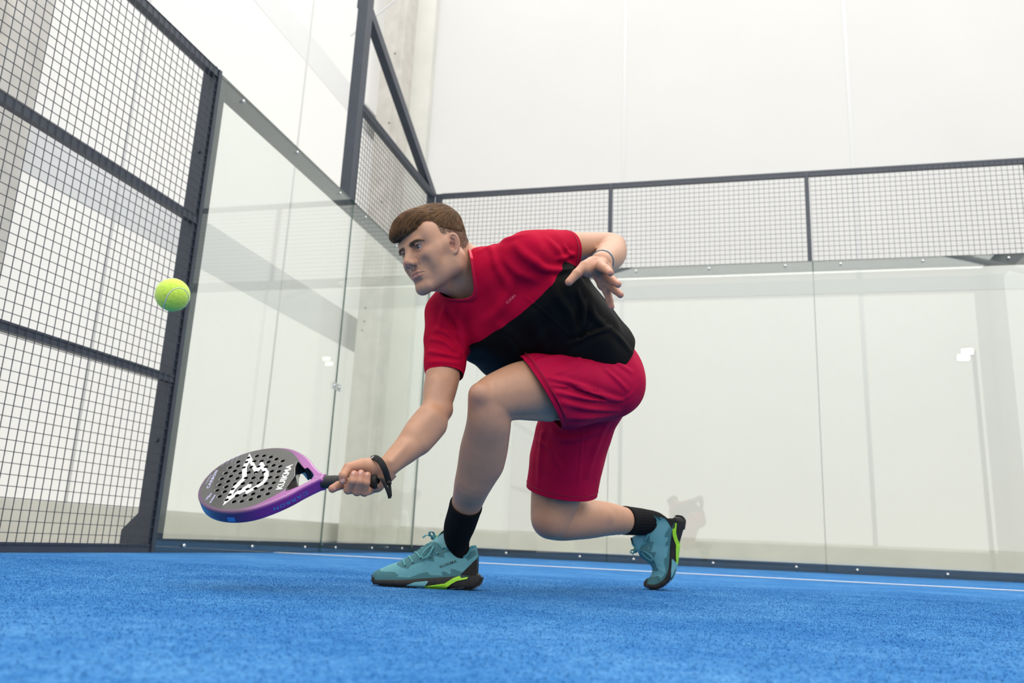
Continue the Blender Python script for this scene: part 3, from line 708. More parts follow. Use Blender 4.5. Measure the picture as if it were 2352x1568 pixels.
LIMB = limb_prims(); RHAND = rhand_prims(); LHAND = lhand_prims()
wr = at(880, 1069, 2.045); wrn = DR(at(939, 1026, 2.10), at(892, 1070, 2.045)); wview = _n(wr-CAM); wrn = _n(wrn-wview*(wrn @ wview))
wl_ = at(1384, 601, 2.158); wln = DR(at(1401, 590, 2.28), at(1381, 602, 2.14))
def limb_clip(V):
    a = ((V-wr) @ wrn < 0.0) | (np.linalg.norm(V-wr, axis=1) > .10)
    b = ((V-wl_) @ wln < 0.0) | (np.linalg.norm(V-wl_, axis=1) > .10)
    return a & b
parts = []
V, F = surf(HEAD, .0017); parts.append((V, F, head_tint(V))); HEADV = V; FADEV = FADE
V, F = surf(LIMB, .0036, clip=limb_clip); V = smooth_mesh(V, F, 2); parts.append((V, F, limb_tint(V)))
V, F = surf(RHAND, .0015, clip=lambda V: (V-wr) @ wrn > -.007); V = smooth_mesh(V, F, 1); parts.append((V, F, hand_tint([at(*c[0][:3]) for c in RH_C], wr, wrn)(V)))
V, F = surf(LHAND, .0015, clip=lambda V: (V-wl_) @ wln > -.004); V = smooth_mesh(V, F, 1); parts.append((V, F, hand_tint([at(*c[0][:3]) for c in LH_C], wl_, wln)(V)))
off = np.cumsum([0]+[len(p[0]) for p in parts[:-1]])
V = np.vstack([p[0] for p in parts]); F = np.vstack([p[1]+o for p, o in zip(parts, off)]); T = np.vstack([p[2] for p in parts])
body = mobj('body', V, F, M['skin'], person, True); set_color(body, T)
# eyes
M['sclera'] = mat('eye_white', (0.27, 0.25, 0.24), 0.15, spec=0.5); M['iris'] = mat('iris', (0.022, 0.026, 0.028), 0.1, spec=0.7); M['pupil'] = mat('pupil', (0.004, 0.004, 0.004), 0.08, spec=0.8)
def eye(s):
    c = np.array([s*.0322, .0778, .0030]); r = .0116; look = _n(np.array([.06, 1, -.02])); up = np.array([0, 0, 1.0]); sx = _n(np.cross(look, up)); sz = np.cross(sx, look)
    v, f, mi = [], [], []; rings = [0, .07, .14, .20, .22, .30, .40, .5, .57, .65, .8, 1.0, 1.3, 1.7, 2.2, 2.8]
    for i, a in enumerate(rings):
        for j in range(28):
            t = 2*math.pi*j/28; rr = r*(1.018 if a < .5 else 1)
            d = look*math.cos(a)+(sx*math.cos(t)+sz*math.sin(t))*math.sin(a); v.append(hp(*(c+d*rr)))
    for i in range(len(rings)-1):
        for j in range(28):
            f.append((i*28+j, i*28+(j+1) % 28, (i+1)*28+(j+1) % 28, (i+1)*28+j)); a = rings[i+1]; mi.append(2 if a <= .215 else 1 if a <= .51 else 0)
    return mobj('eye', v, f, [M['sclera'], M['iris'], M['pupil']], person, True, mi)
eye(-1); eye(1)
# nails
M['nail'] = mat('finger_nail', (0.50, 0.29, 0.235), 0.28, spec=0.5)
def nail(p0, p1, w, prims, name='finger_nail'):
    """a curved plate on the visible side between two picture points near a finger tip"""
    P = hit_many(prims, [p0, p1]); a, b = P; ax = _n(b-a); vd = _n((a+b)/2-CAM); sd = _n(np.cross(ax, vd)); nrm = np.cross(sd, ax); nrm = nrm if nrm @ vd < 0 else -nrm
    v, f = [], []
    for i, t in enumerate(np.linspace(0, 1, 7)):
        ww = w*(math.sin(math.pi*(.18+.64*t))**.5)
        for j, u in enumerate(np.linspace(-1, 1, 7)): v.append(a+(b-a)*t+sd*u*ww+nrm*(.0006-.0022*u*u-.0005*(2*t-1)**2))
    for i in range(6):
        for j in range(6): f.append((i*7+j, i*7+j+1, i*7+j+8, i*7+j+7))
    mobj(name, v, f, M['nail'], person, True)
for p0, p1, w_ in (((811.5, 1090), (814, 1083), .0050), ((827.5, 1089), (830, 1081.5), .0050), ((842.5, 1092.5), (845, 1086.5), .0045), ((766.5, 1119.5), (769, 1125.5), .0045), ((789, 1099), (785, 1108), .0052)):
    nail(p0, p1, w_, RHAND)
# hair -----------------------------------------------------------------
M['hair'] = mat('brown_hair', (0.165, 0.085, 0.036), 0.45, 0.45, 45, spec=0.25)
M['hair2'] = mat('dark_hair_base', (0.060, 0.033, 0.017), 0.8, 0.2, 60, spec=0.1)
HB = [hel((0, -.002, .042), (.0785, .0910, .080), .01), hel((.004, .055, .078), (.060, .052, .034), .025), hel((.014, .085, .057), (.045, .032, .022), .02), hel((-.008, -.020, .078), (.060, .060, .044), .02)]
def hair_clip_sd(P):
    q = (P-HC.astype(F4)) @ HR.astype(F4)
    line = np.interp(q[:, 1], [-.13, -.09, -.05, .0, .03, .055, .075, .1, .13], [-.020, -.012, .012, .026, .034, .044, .046, .043, .040]).astype(F4)
    return q[:, 2]-line
def hair_field(P):
    d = ev(HB, P); c = -hair_clip_sd(P); k = F4(.012); h = np.maximum(k-np.abs(d-c), 0); return np.maximum(d, c)+h*h*F4(.25)/k
HAIRP = [Prim(hair_field, hp(0, .0, .06), .16, .001, '+')]
V, F = surf(HAIRP, .0025); V = smooth_mesh(V, F, 2)
hair = mobj('hair', V, F, M['hair2'], person, True)
def strands(n, seed):
    """hair combed over the surface of the hair volume, all strands stepped together"""
    r = np.random.default_rng(seed); g0 = hair.data; NV = len(g0.vertices); co = np.empty(NV*3); g0.vertices.foreach_get('co', co); co = co.reshape(-1, 3)+np.array(wloc(hair))
    def grad(P, e=.002):
        return np.stack([hair_field((P+np.eye(3)[a]*e).astype(F4)).astype(float)-hair_field((P-np.eye(3)[a]*e).astype(F4)) for a in range(3)], 1)/(2*e)
    Q = (co-HC) @ HR; ok = np.where(Q[:, 2] > np.interp(Q[:, 1], [-.13, -.05, .03, .07, .13], [-.02, .012, .03, .046, .040]))[0]
    X = co[r.choice(ok, n)]+r.normal(0, .001, (n, 3)); q0 = (X-HC) @ HR
    top = np.clip((q0[:, 2]-.062)/.045, 0, 1); L = (.020+.045*top)*r.uniform(.7, 1.15, n); m = 10; sw = r.normal(0, .16, n); ph = r.uniform(0, 6.28, n); lay = r.uniform(.0, 1, n)**1.5
    stray = r.random(n) < .05; P = [X.copy()]; fr = np.zeros(n)
    for k in range(m):
        q = (X-HC) @ HR; tp = np.clip((q[:, 2]-.050)/.055, 0, 1)
        cl = .35*np.sin(q0[:, 0]*260+ph*.12)+sw
        back = q[:, 1] < -.055
        fl = np.column_stack([.22*tp+.35*cl+.45*(q[:, 1] > .055), np.where(back, np.clip(-.15+(q[:, 2]-.10)*14, -.15, .8), .42+.58*tp), np.where(q[:, 1] > -.01, -.62, -.95)*(1-tp)-.10-.25*(q[:, 1] > .08)])
        G = grad(X); G /= np.linalg.norm(G, axis=1)[:, None]+1e-9
        D = fl @ HR.T; D -= G*np.sum(D*G, 1)[:, None]; D /= np.linalg.norm(D, axis=1)[:, None]+1e-9
        X = X+D*(L/m)[:, None]; d = hair_field(X.astype(F4)).astype(float)
        tgt = -.0012+.0042*lay*math.sin(math.pi*(k+1)/(m+.5))+np.where(stray, .006*(k/m)**2, 0)+.0012*np.sin(q0[:, 0]*420+q0[:, 1]*90)
        X = X+G*np.clip(tgt-d, -.004, .004)[:, None]; P.append(X.copy())
    P = np.stack(P, 1); v, f = [], []; w0 = r.uniform(.00032, .00064, n)
    for i in range(n):
        a, b = sweep(P[i], np.linspace(1, .35, m+1)*w0[i], 3, cap=False); o = len(v); v += a; f += [tuple(j+o for j in t) for t in b]
    return v, f
v, f = strands(9500, 3); mobj('hair_strands', v, f, M['hair'], hair, True)
def stubble(n):
    """close-cropped hair on the temples, round the ear and on the nape"""
    r = np.random.default_rng(9); p = np.clip(FADEV, 0, 1); i = r.choice(len(HEADV), n, p=p/p.sum()); X = HEADV[i]+r.normal(0, .0006, (n, 3)); e = .0015
    G = np.stack([ev(HEAD, (X+np.eye(3)[a]*e).astype(F4))-ev(HEAD, (X-np.eye(3)[a]*e).astype(F4)) for a in range(3)], 1).astype(float); G /= np.linalg.norm(G, axis=1)[:, None]+1e-9
    X = X-G*ev(HEAD, X.astype(F4)).astype(float)[:, None]; q = (X-HC) @ HR; D = np.column_stack([r.normal(0, .2, n), np.where(q[:, 1] > .015, .25, -.45), np.full(n, -1.0)]) @ HR.T
    D -= G*np.sum(D*G, 1)[:, None]; D /= np.linalg.norm(D, axis=1)[:, None]+1e-9; L = (.0018+.0030*p[i])*r.uniform(.7, 1.2, n); v, f = [], []
    for k in range(n):
        P = [X[k]-G[k]*.0004, X[k]+D[k]*L[k]*.5+G[k]*.0007, X[k]+D[k]*L[k]+G[k]*.0010]; a, b = sweep(P, [.00018, .00016, .0001], 3, cap=False); o = len(v); v += a; f += [tuple(j+o for j in t) for t in b]
    mobj('cropped_hair', v, f, M['hair2'], hair, True)
stubble(6500)
# eyebrow hairs
def brow(s, seed):
    r = np.random.default_rng(seed); v, f = [], []
    for i in range(140):
        u = r.uniform(.011, .054); zc = np.interp(u, [.010, .020, .034, .044, .054], [.0115, .0148, .0178, .0172, .0122]); w_ = np.interp(u, [.008, .014, .030, .045, .056], [.002, .0042, .0040, .003, .0012])
        z = zc+r.uniform(-1, 1)*w_*.9; st = hp(s*u, .14, z); d = HR @ np.array([0, -1.0, 0]); t = 0
        for _ in range(40): t += float(ev(HEAD, (st+d*t)[None].astype(F4))[0])*.8
        p = st+d*t; dirv = HR @ np.array([s*1.0, .12, .55-1.1*(u-.01)/.045]); P = [p, p+dirv*.003+(-d)*.0011, p+dirv*.0065+(-d)*.0007]
        a, b = sweep(P, [.0003, .00028, .0001], 3, cap=False); o = len(v); v += a; f += [tuple(j+o for j in q) for q in b]
    mobj('eyebrow', v, f, M['hair'], person, True)
brow(-1, 1); brow(1, 2)
# ------------------------------------------------------------------ clothing
M['red'] = mat('red_shirt_cloth', (0.35, 0.0018, 0.024), 0.8, 0.05, 30, 0.10, 1100, spec=0.06)
M['red2'] = mat('red_collar_rib', (0.30, 0.002, 0.026), 0.8, 0.04, 60, 0.12, 900, spec=0.15)
M['coral'] = mat('coral_collar_insert', (0.62, 0.035, 0.06), 0.6)
M['black'] = mat('black_shirt_cloth', (0.0042, 0.0038, 0.0034), 0.65, 0.05, 30, 0.08, 1100, spec=0.08)
M['short'] = mat('crimson_shorts_cloth', (0.36, 0.0025, 0.036), 0.7, 0.05, 30, 0.08, 1100, spec=0.08)
M['print'] = mat('coral_print', (0.75, 0.10, 0.12), 0.6)
M['seam'] = mat('dark_red_stitching', (0.22, 0.002, 0.02), 0.8)
R_SLV = [(1036, 722, 2.37, 106), (1025, 780, 2.33, 90), (1022, 830, 2.295, 84), (1021, 890, 2.255, 82)]
L_SLV = [(1215, 592, 2.24, 118), (1262, 579, 2.275, 90), (1305, 576, 2.315, 80), (1345, 576, 2.36, 75)]
def shirt_prims():
    S = torso(.006)
    S += pxc(R_SLV, .035); S += pxc(L_SLV, .035)
    S += [rc(at(1092, 657, 2.31), at(1215, 594, 2.24), .055, .055, .05), rc(at(1088, 662, 2.315), at(1032, 722, 2.365), .055, .055, .05),
          rc(at(1170, 700, 2.27), at(1110, 755, 2.31), .045, .045, .05), rc(at(1064, 688, 2.29), at(1115, 735, 2.335), .050, .062, .04), rc(at(1300, 640, 2.37), at(1400, 775, 2.50), .05, .05, .06)]
    return S
SHIRT = shirt_prims()
def creases(base, spec):
    """spec: (picture polyline, width m, height m) -> displacement function"""
    lines = []
    allp = [p for s in spec for p in spline(s[0], 5)]
    H = hit_many(base, allp); i = 0
    for s in spec:
        k = len(spline(s[0], 5)); Q = H[i:i+k]; i += k
        lines.append((Q, s[1], s[2], Q.mean(0), np.linalg.norm(Q-Q.mean(0), axis=1).max()))
    def disp(P):
        out = np.zeros(len(P), F4); c = P[0].astype(float)*.5+P[-1].astype(float)*.5; hr = np.linalg.norm(P[-1]-P[0])/2
        for Q, wd, a, cc, R in lines:
            if np.linalg.norm(c-cc) > R+hr+3.2*wd: continue
            Pd = P.astype(float); best = np.full(len(P), 9.0); tt = np.zeros(len(P)); n = len(Q)-1
            for j in range(n):
                ab = Q[j+1]-Q[j]; t = np.clip(((Pd-Q[j]) @ ab)/(ab @ ab+1e-12), 0, 1); dd = np.linalg.norm(Pd-Q[j]-t[:, None]*ab, axis=1)
                m = dd < best; best[m] = dd[m]; tt[m] = (j+t[m])/n
            taper = np.sin(math.pi*np.clip(.06+.88*tt, 0, 1))**.7
            u = (best/wd)**2; out += (2.3*a*taper*(np.exp(-u)-.55*np.exp(-u/4.5))).astype(F4)
        out += (.0012*np.sin(P @ np.array([41., 23., 31.], F4))*np.sin(P @ np.array([-19., 37., 27.], F4)+1.3)).astype(F4)
        return out
    return disp
def cq(X, Y): return (960+X/3.1365, 500+Y/3.1365)
def cl(*q): return [cq(*p) for p in q]
SH_CR = [
    (cl((850, 320), (900, 365), (1000, 375), (1120, 362)), .010, .007), (cl((700, 190), (760, 260), (860, 330), (920, 370)), .014, .006),
    (cl((1000, 300), (1060, 290), (1130, 255)), .008, .004), (cl((1060, 200), (1090, 250), (1130, 275)), .007, .004), (cl((930, 150), (1010, 230), (1050, 300)), .012, .004),
    (cl((520, 200), (640, 150), (760, 120)), .012, .003), (cl((440, 240), (520, 215), (560, 330)), .010, .003),
    (cl((540, 300), (610, 420), (680, 530)), .014, .005), (cl((600, 290), (720, 400), (840, 450)), .014, .004), (cl((690, 430), (600, 640), (480, 750)), .016, .004),
    (cl((250, 690), (300, 820), (335, 960)), .013, .006), (cl((330, 640), (320, 800), (360, 940)), .012, .004), (cl((160, 690), (200, 760), (300, 870)), .011, .005), (cl((190, 640), (165, 740), (130, 830)), .009, .004),
    (cl((90, 870), (200, 895), (310, 985)), .008, .006), (cl((70, 960), (170, 975), (310, 1005)), .007, .0055), (cl((75, 1040), (190, 1035), (310, 1050)), .007, .004), (cl((120, 800), (210, 830), (290, 920)), .008, .005),
    (cl((1215, 600), (1195, 740), (1130, 880)), .009, .008), (cl((1150, 520), (1190, 640), (1185, 760)), .010, .006), (cl((1070, 910), (1150, 885), (1280, 830), (1395, 790)), .007, .007), (cl((1060, 940), (1180, 880), (1260, 780)), .008, .006),
    (cl((1250, 640), (1280, 720), (1370, 800)), .012, .005), (cl((960, 400), (1000, 560), (1100, 700), (1140, 870)), .013, .005), (cl((760, 560), (900, 670), (1040, 800), (1120, 870)), .004, .0022),
    (cl((560, 760), (700, 870), (760, 980)), .018, .005), (cl((830, 700), (870, 850), (900, 960)), .016, .005), (cl((1390, 800), (1470, 880), (1540, 970)), .010, .004), (cl((1000, 700), (930, 830), (800, 940)), .016, .004)]
V, F = surf(SHIRT, .0036, disp=creases(SHIRT, SH_CR)); V = smooth_mesh(V, F, 1)
SLV = pxc(R_SLV, .03)+pxc(L_SLV, .03); TORS = torso(.006)
def cloth(name, V, F, mats, cuts, thick, split=None):
    """cuts: (point, outward normal, radius); the cloth is cut on real planes and given thickness"""
    me = bpy.data.meshes.new(name); me.from_pydata(V.tolist(), [], F.tolist()); bm = bmesh.new(); bm.from_mesh(me)
    for p, n, r, sel in cuts:
        pv = Vector(p); gv = [v for v in bm.verts if (v.co-pv).length < r]
        if sel:
            sd = ev(sel, np.array([v.co[:] for v in gv], F4)); gv = [v for v, q in zip(gv, sd) if abs(q) < .024]
        gs = set(gv)
        ge = [e for e in bm.edges if e.verts[0] in gs and e.verts[1] in gs]; gf = [f for f in bm.faces if all(v in gs for v in f.verts)]
        bmesh.ops.bisect_plane(bm, geom=gv+ge+gf, dist=1e-6, plane_co=pv, plane_no=Vector(n), clear_outer=True)
    if split is not None:
        p, n, test = split
        bmesh.ops.bisect_plane(bm, geom=bm.verts[:]+bm.edges[:]+bm.faces[:], dist=1e-6, plane_co=Vector(p), plane_no=Vector(n))
        cen = np.array([f.calc_center_median() for f in bm.faces]); mi = test(cen)
        for f, m in zip(bm.faces, mi): f.material_index = int(m)
    # keep the largest shell
    bm.verts.ensure_lookup_table(); seen = np.zeros(len(bm.verts), bool); best = []
    bm.verts.index_update()
    for v in bm.verts:
        if seen[v.index]: continue
        st = [v]; seen[v.index] = True; comp = []
        while st:
            a = st.pop(); comp.append(a)
            for e in a.link_edges:
                b = e.other_vert(a)
                if not seen[b.index]: seen[b.index] = True; st.append(b)
        if len(comp) > len(best): best = comp
    bs = set(best); bmesh.ops.delete(bm, geom=[v for v in bm.verts if v not in bs], context='VERTS')
    loops = boundary_loops(bm)
    base = np.array(wloc(person)); 
    for v in bm.verts: v.co -= Vector(base)
    for f in bm.faces: f.smooth = True
    bm.to_mesh(me); bm.free()
    for m in mats: me.materials.append(m)
    o = bpy.data.objects.new(name, me); C.objects.link(o); o.parent = person
    sm = o.modifiers.new('thickness', 'SOLIDIFY'); sm.thickness = thick; sm.offset = -1
    return o, loops
def boundary_loops(bm):
    ed = [e for e in bm.edges if len(e.link_faces) == 1]; nb = {}
    for e in ed:
        a, b = e.verts; nb.setdefault(a, []).append(b); nb.setdefault(b, []).append(a)
    seen = set(); out = []
    for s in nb:
        if s in seen: continue
        lp = [s]; seen.add(s); cur = s
        while True:
            nx = [q for q in nb[cur] if q not in seen]
            if not nx: break
            cur = nx[0]; seen.add(cur); lp.append(cur)
        out.append(np.array([v.co[:] for v in lp]))
    return out
def resample(L, n, closed=True):
    P = np.vstack([L, L[:1]]) if closed else L
    s = np.r_[0, np.cumsum(np.linalg.norm(np.diff(P, axis=0), axis=1))]; u = np.linspace(0, s[-1], n+(1 if closed else 0))
    Q = np.column_stack([np.interp(u, s, P[:, i]) for i in range(3)]); Q = Q[:n] if closed else Q
    if closed:
        for _ in range(3): Q = (Q+.5*np.roll(Q, 1, 0)+.5*np.roll(Q, -1, 0))/2
    return Q
rs_n = DR(at(1020, 800, 2.315), at(1018, 880, 2.26)); rs_p = at(1020, 862, 2.275)
ls_n = DR(at(1262, 574, 2.275), at(1345, 574, 2.36)); ls_p = at(1303, 574, 2.315)
tor_ax = DR(at(1350, 842, 2.51), at(1128, 655, 2.315))
hem_p = at(1408, 797, 2.50); hem_n = _n(-tor_ax+.25*UPV*-1)
n_r, n_l, n_f, n_b = at(1019, 668, 2.315), at(1096, 602, 2.25), at(1047, 694, 2.235), at(1081, 580, 2.335)
nk_p = (n_r+n_l+n_f+n_b)/4; n_lat = (n_l-n_r)/2; n_fb = (n_f-n_b)/2; nk_n = _n(np.cross(n_lat, n_fb)); nk_n = nk_n if nk_n @ UPV > 0 else -nk_n
n_fb = n_fb-_n(n_lat)*(n_fb @ _n(n_lat))
def neck_g(P):
    q = P-nk_p; r = np.sqrt((q @ n_lat/(n_lat @ n_lat))**2+(q @ n_fb/(n_fb @ n_fb))**2); g = (r-1)*.07
    return np.where(q @ nk_n > -.07, g, 1.0)
def punch(V, F, g, h):
    """cut the opening g < 0 out of the mesh and lay its rim exactly on g = 0"""
    gv = g(V); keep = gv > -h*.5; F = F[keep[F].all(1)]; used = np.unique(F); mp = np.full(len(V), -1); mp[used] = np.arange(len(used)); V = V[used].copy(); F = mp[F]
    gv = g(V); m = np.abs(gv) < h*1.1; e = 1e-4; G = np.stack([(g(V[m]+np.eye(3)[a]*e)-gv[m])/e for a in range(3)], 1); E = np.sort(np.vstack([F[:, [0, 1]], F[:, [1, 2]], F[:, [2, 3]], F[:, [3, 0]]]), 1)
    u, c = np.unique(E, axis=0, return_counts=True); bd = np.zeros(len(V), bool); bd[u[c == 1].ravel()] = True; mm = bd[m]; idx = np.where(m)[0][mm]
    V[idx] -= G[mm]*(gv[idx]/np.sum(G[mm]**2, 1))[:, None]
    return V, F
V, F = punch(V, F, neck_g, .0036)
S1, S2 = hit_many(SHIRT, [(1066, 818), (1287, 625)]); sd_ = _n(S2-S1); sn = _n(tor_ax-sd_*(tor_ax @ sd_))
def shirt_split(cen):
    below = (cen-S1) @ sn < 0
    sl = np.abs(ev(SLV, cen.astype(F4))); tr = ev(TORS, cen.astype(F4))
    return below & ~((sl < .010) & (tr > .004))
shirt, loops = cloth('shirt', V, F, [M['red'], M['black']], [(rs_p, rs_n, .11, SLV), (ls_p, ls_n, .13, SLV), (hem_p, hem_n, .34, None)], .0022, (S1, sn, shirt_split))
neck = min([l for l in loops if len(l) > 20], key=lambda l: np.linalg.norm(l.mean(0)-nk_p))
Q = resample(neck, 64); cN = Q.mean(0)
def closed_tube(Q, wd, th, axis, n=10):
    T = np.roll(Q, -1, 0)-np.roll(Q, 1, 0); T /= np.linalg.norm(T, axis=1)[:, None]; k = len(Q); v = []
    for i in range(k):
        a = axis-T[i]*(axis @ T[i]); a = _n(a); b = np.cross(T[i], a)
        for j in range(n):
            t = 2*math.pi*j/n; cs, sn_ = math.cos(t), math.sin(t)
            v.append(Q[i]+a*wd*np.sign(cs)*abs(cs)**.6+b*th*np.sign(sn_)*abs(sn_)**.6)
    return v, [(i*n+j, i*n+(j+1) % n, ((i+1) % k)*n+(j+1) % n, ((i+1) % k)*n+j) for i in range(k) for j in range(n)]
v, f = closed_tube(Q, .0092, .0022, nk_n)
pxq, _ = project(np.array([v[q[0]] for q in f])); vv = np.array([v[q[0]] for q in f])
backness = ((vv-nk_p) @ n_fb)/(n_fb @ n_fb)
mobj('collar', v, f, [M['red2'], M['coral']], shirt, True, (backness < .02).astype(int))
# stitched hems
def hem_line(o, loop, off, m, name='hem_stitching', axis=None):
    Q = resample(loop, 72); Q = Q+axis*off; v, f = closed_tube(Q, .0011, .0028, axis, 6); mobj(name, v, f, m, o, True)
def near_loop(loops, p): return min([l for l in loops if len(l) > 20], key=lambda l: np.linalg.norm(l.mean(0)-p))
def surf_text(s, p0, p1, height_px, prims, m, parent, name, lift=.0006, bold=.012, space=1.05):
    """lettering laid on a surface along the picture line p0-p1"""
    tv, tf = text_mesh(s, 1.0, bold, space); mn, mx = tv.min(0), tv.max(0); c = (mn+mx)/2; p0 = np.array(p0, float); p1 = np.array(p1, float); u = (p1-p0); L = np.linalg.norm(u); u = u/L; n = np.array([u[1], -u[0]])
    uv = (tv-c); q = (p0+p1)/2+np.outer(uv[:, 0]/(mx[0]-mn[0])*L, u)+np.outer(uv[:, 1]/(mx[1]-mn[1])*height_px, n)
    P = hit_many(prims, q); P = P+np.array([_n(CAM-x) for x in P])*lift
    return mobj(name, P, tf, m, parent)
surf_text('KUIKMA', (1163.5, 696), (1184, 676.5), 7.0, [Prim(lambda P, d=creases(SHIRT, SH_CR): ev(SHIRT, P)-d(P), SHIRT[0].c, 3, .001, '+')], M['print'], shirt, 'chest_lettering', .0014, .006)
# shorts
L_LEG = [(1395, 876, 2.47, 176), (1300, 891, 2.372, 178), (1240, 898, 2.305, 168), (1180, 905, 2.245, 160)]
R_LEG = [(1345, 920, 2.60, 176), (1315, 1000, 2.625, 163), (1301, 1060, 2.64, 160), (1291, 1120, 2.65, 152), (1288, 1160, 2.655, 152)]
def shorts_prims():
    S = pxc(L_LEG, .03)+pxc(R_LEG, .03)
    S += [rc(at(1383, 868, 2.50), at(1370, 905, 2.57), .102, .100, .03), rc(at(1392, 835, 2.49), at(1370, 800, 2.50), .085, .078, .04), rc(at(1402, 880, 2.47), at(1405, 870, 2.48), .083, .08, .03)]
    return S
SHORTS = shorts_prims()
SO_CR = [
    (cl((930, 1150), (1060, 1180), (1200, 1215), (1470, 1315)), .008, .006), (cl((1000, 1255), (1230, 1305), (1430, 1330)), .008, .0065), (cl((1040, 1330), (1250, 1380), (1450, 1395)), .010, .006), (cl((960, 1200), (1150, 1235), (1450, 1325)), .006, .005),
    (cl((1340, 1080), (1430, 1160), (1510, 1240)), .007, .004), (cl((1390, 1020), (1470, 1065), (1545, 1115)), .008, .004), (cl((925, 1145), (1180, 1055), (1330, 985)), .004, .002), (cl((1100, 960), (1160, 1000), (1190, 1050)), .006, .003),
    (cl((800, 1060), (930, 1010), (1080, 985)), .012, .004), (cl((1090, 1440), (1250, 1440), (1430, 1420)), .012, .006), (cl((1480, 1310), (1540, 1270), (1580, 1200)), .006, .002), (cl((1250, 900), (1280, 940), (1340, 985)), .007, .004), (cl((1060, 1160), (1250, 1260), (1470, 1318)), .007, .005),
    ([(1245, 985), (1240, 1040), (1236, 1110)], .012, .005), ([(1290, 990), (1287, 1050), (1285, 1105)], .004, .0025), ([(1340, 975), (1335, 1040), (1328, 1115)], .004, .0025), ([(1395, 975), (1370, 1030), (1350, 1090)], .012, .005), ([(1260, 985), (1300, 1010), (1380, 990)], .012, .005), ([(1230, 1010), (1262, 1030), (1290, 1080)], .010, .004)]
V, F = surf(SHORTS, .0036, disp=creases(SHORTS, SO_CR)); V = smooth_mesh(V, F, 1)
lh_p = at(1247, 905, 2.315); a1 = at(1196, 835, 2.27); a2 = at(1300, 984, 2.33); ldir = DR(at(1300, 893, 2.375), at(1180, 905, 2.25)); e_ = _n(a1-a2); vw = _n((a1+a2)/2-CAM); ln = np.cross(e_, vw); ln = _n(ln if ln @ ldir > 0 else -ln); ln = _n(ln+.18*ldir)
lh_p = (a1+a2)/2
rh_p = at(1291, 1127, 2.65); rdir = DR(at(1301, 1060, 2.64), at(1290, 1140, 2.65))
waist_p = at(1378, 815, 2.50); waist_n = _n(tor_ax)
shorts, sl = cloth('shorts', V, F, [M['short']], [(lh_p, ln, .17, None), (rh_p, rdir, .14, None)], .0022)
hem_line(shorts, near_loop(sl, rh_p), .016, M['seam'], axis=-rdir); hem_line(shorts, near_loop(sl, lh_p), .016, M['seam'], axis=-ln)
hem_line(shirt, near_loop(loops, rs_p), .012, M['seam'], axis=-rs_n); hem_line(shirt, near_loop(loops, ls_p), .012, M['seam'], axis=-ls_n)
# socks
M['sock'] = mat('black_sock', (0.0065, 0.0065, 0.007), 0.9, 0.1, 200, 0.2, 1500, spec=0.1)
def sock(nodes):
    """nodes: px, py, depth, width px, depth ratio of the section"""
    N = spline([at(*q[:3]) for q in nodes], 10); W = spline([[q[3]/2*mpp(q[2]), q[4], 0] for q in nodes], 10)
    n = 112; T = np.gradient(N, axis=0); T /= np.linalg.norm(T, axis=1)[:, None]; v = []; k = len(N); a = RIGHT
    for i in range(k):
        a = _n(a-T[i]*(a @ T[i])); b = np.cross(T[i], a); cuff = i < 7
        for j in range(n):
            t = 2*math.pi*j/n; r = W[i][0]*(1+(.002 if cuff else .014)*math.cos(28*t)+(.025 if 1 <= i < 4 else .012 if i < 7 else 0)); v.append(N[i]+r*(a*math.cos(t)+b*W[i][1]*math.sin(t)))
    inner = [N[0]+(np.array(v[j])-N[0])*.90 for j in range(n)]; v += inner; o = k*n
    f = [(i*n+j, i*n+(j+1) % n, (i+1)*n+(j+1) % n, (i+1)*n+j) for i in range(k-1) for j in range(n)]+[(o+j, o+(j+1) % n, (j+1) % n, j) for j in range(n)]+[tuple(range((k-1)*n, k*n))]
    mobj('sock', v, f, M['sock'], person, True)
sock([(1071, 1158, 2.345, 75, 1.02), (1063, 1184, 2.366, 73, 1.0), (1056, 1206, 2.387, 71, .95), (1051, 1226, 2.405, 64, .88), (1051, 1243, 2.418, 56, .8), (1055, 1260, 2.426, 46, .8), (1058, 1285, 2.43, 36, .8)])
sock([(1433, 1194.5, 2.872, 64, 1.0), (1455, 1196.5, 2.91, 62.5, 1.0), (1480, 1198.5, 2.945, 61, .95), (1505, 1201, 2.975, 58, .86), (1524, 1213, 2.99, 50, .74), (1531, 1240, 3.0, 42, .66)])
# wrist band
M['band'] = mat('grey_blue_rubber', (0.10, 0.155, 0.20), 0.55)
bN = at(1383.5, 600.5, 2.155); bax = wln; e1 = _n(RIGHT-bax*(RIGHT @ bax)); e2 = np.cross(bax, e1); rr = 52.5/2*mpp(2.15)
Q = np.array([bN+rr*(e1*math.cos(t)+e2*math.sin(t)) for t in np.linspace(0, 2*math.pi, 48, endpoint=False)]); v, f = closed_tube(Q, .0058, .0016, bax, 8); mobj('wristband', v, f, M['band'], person, True)
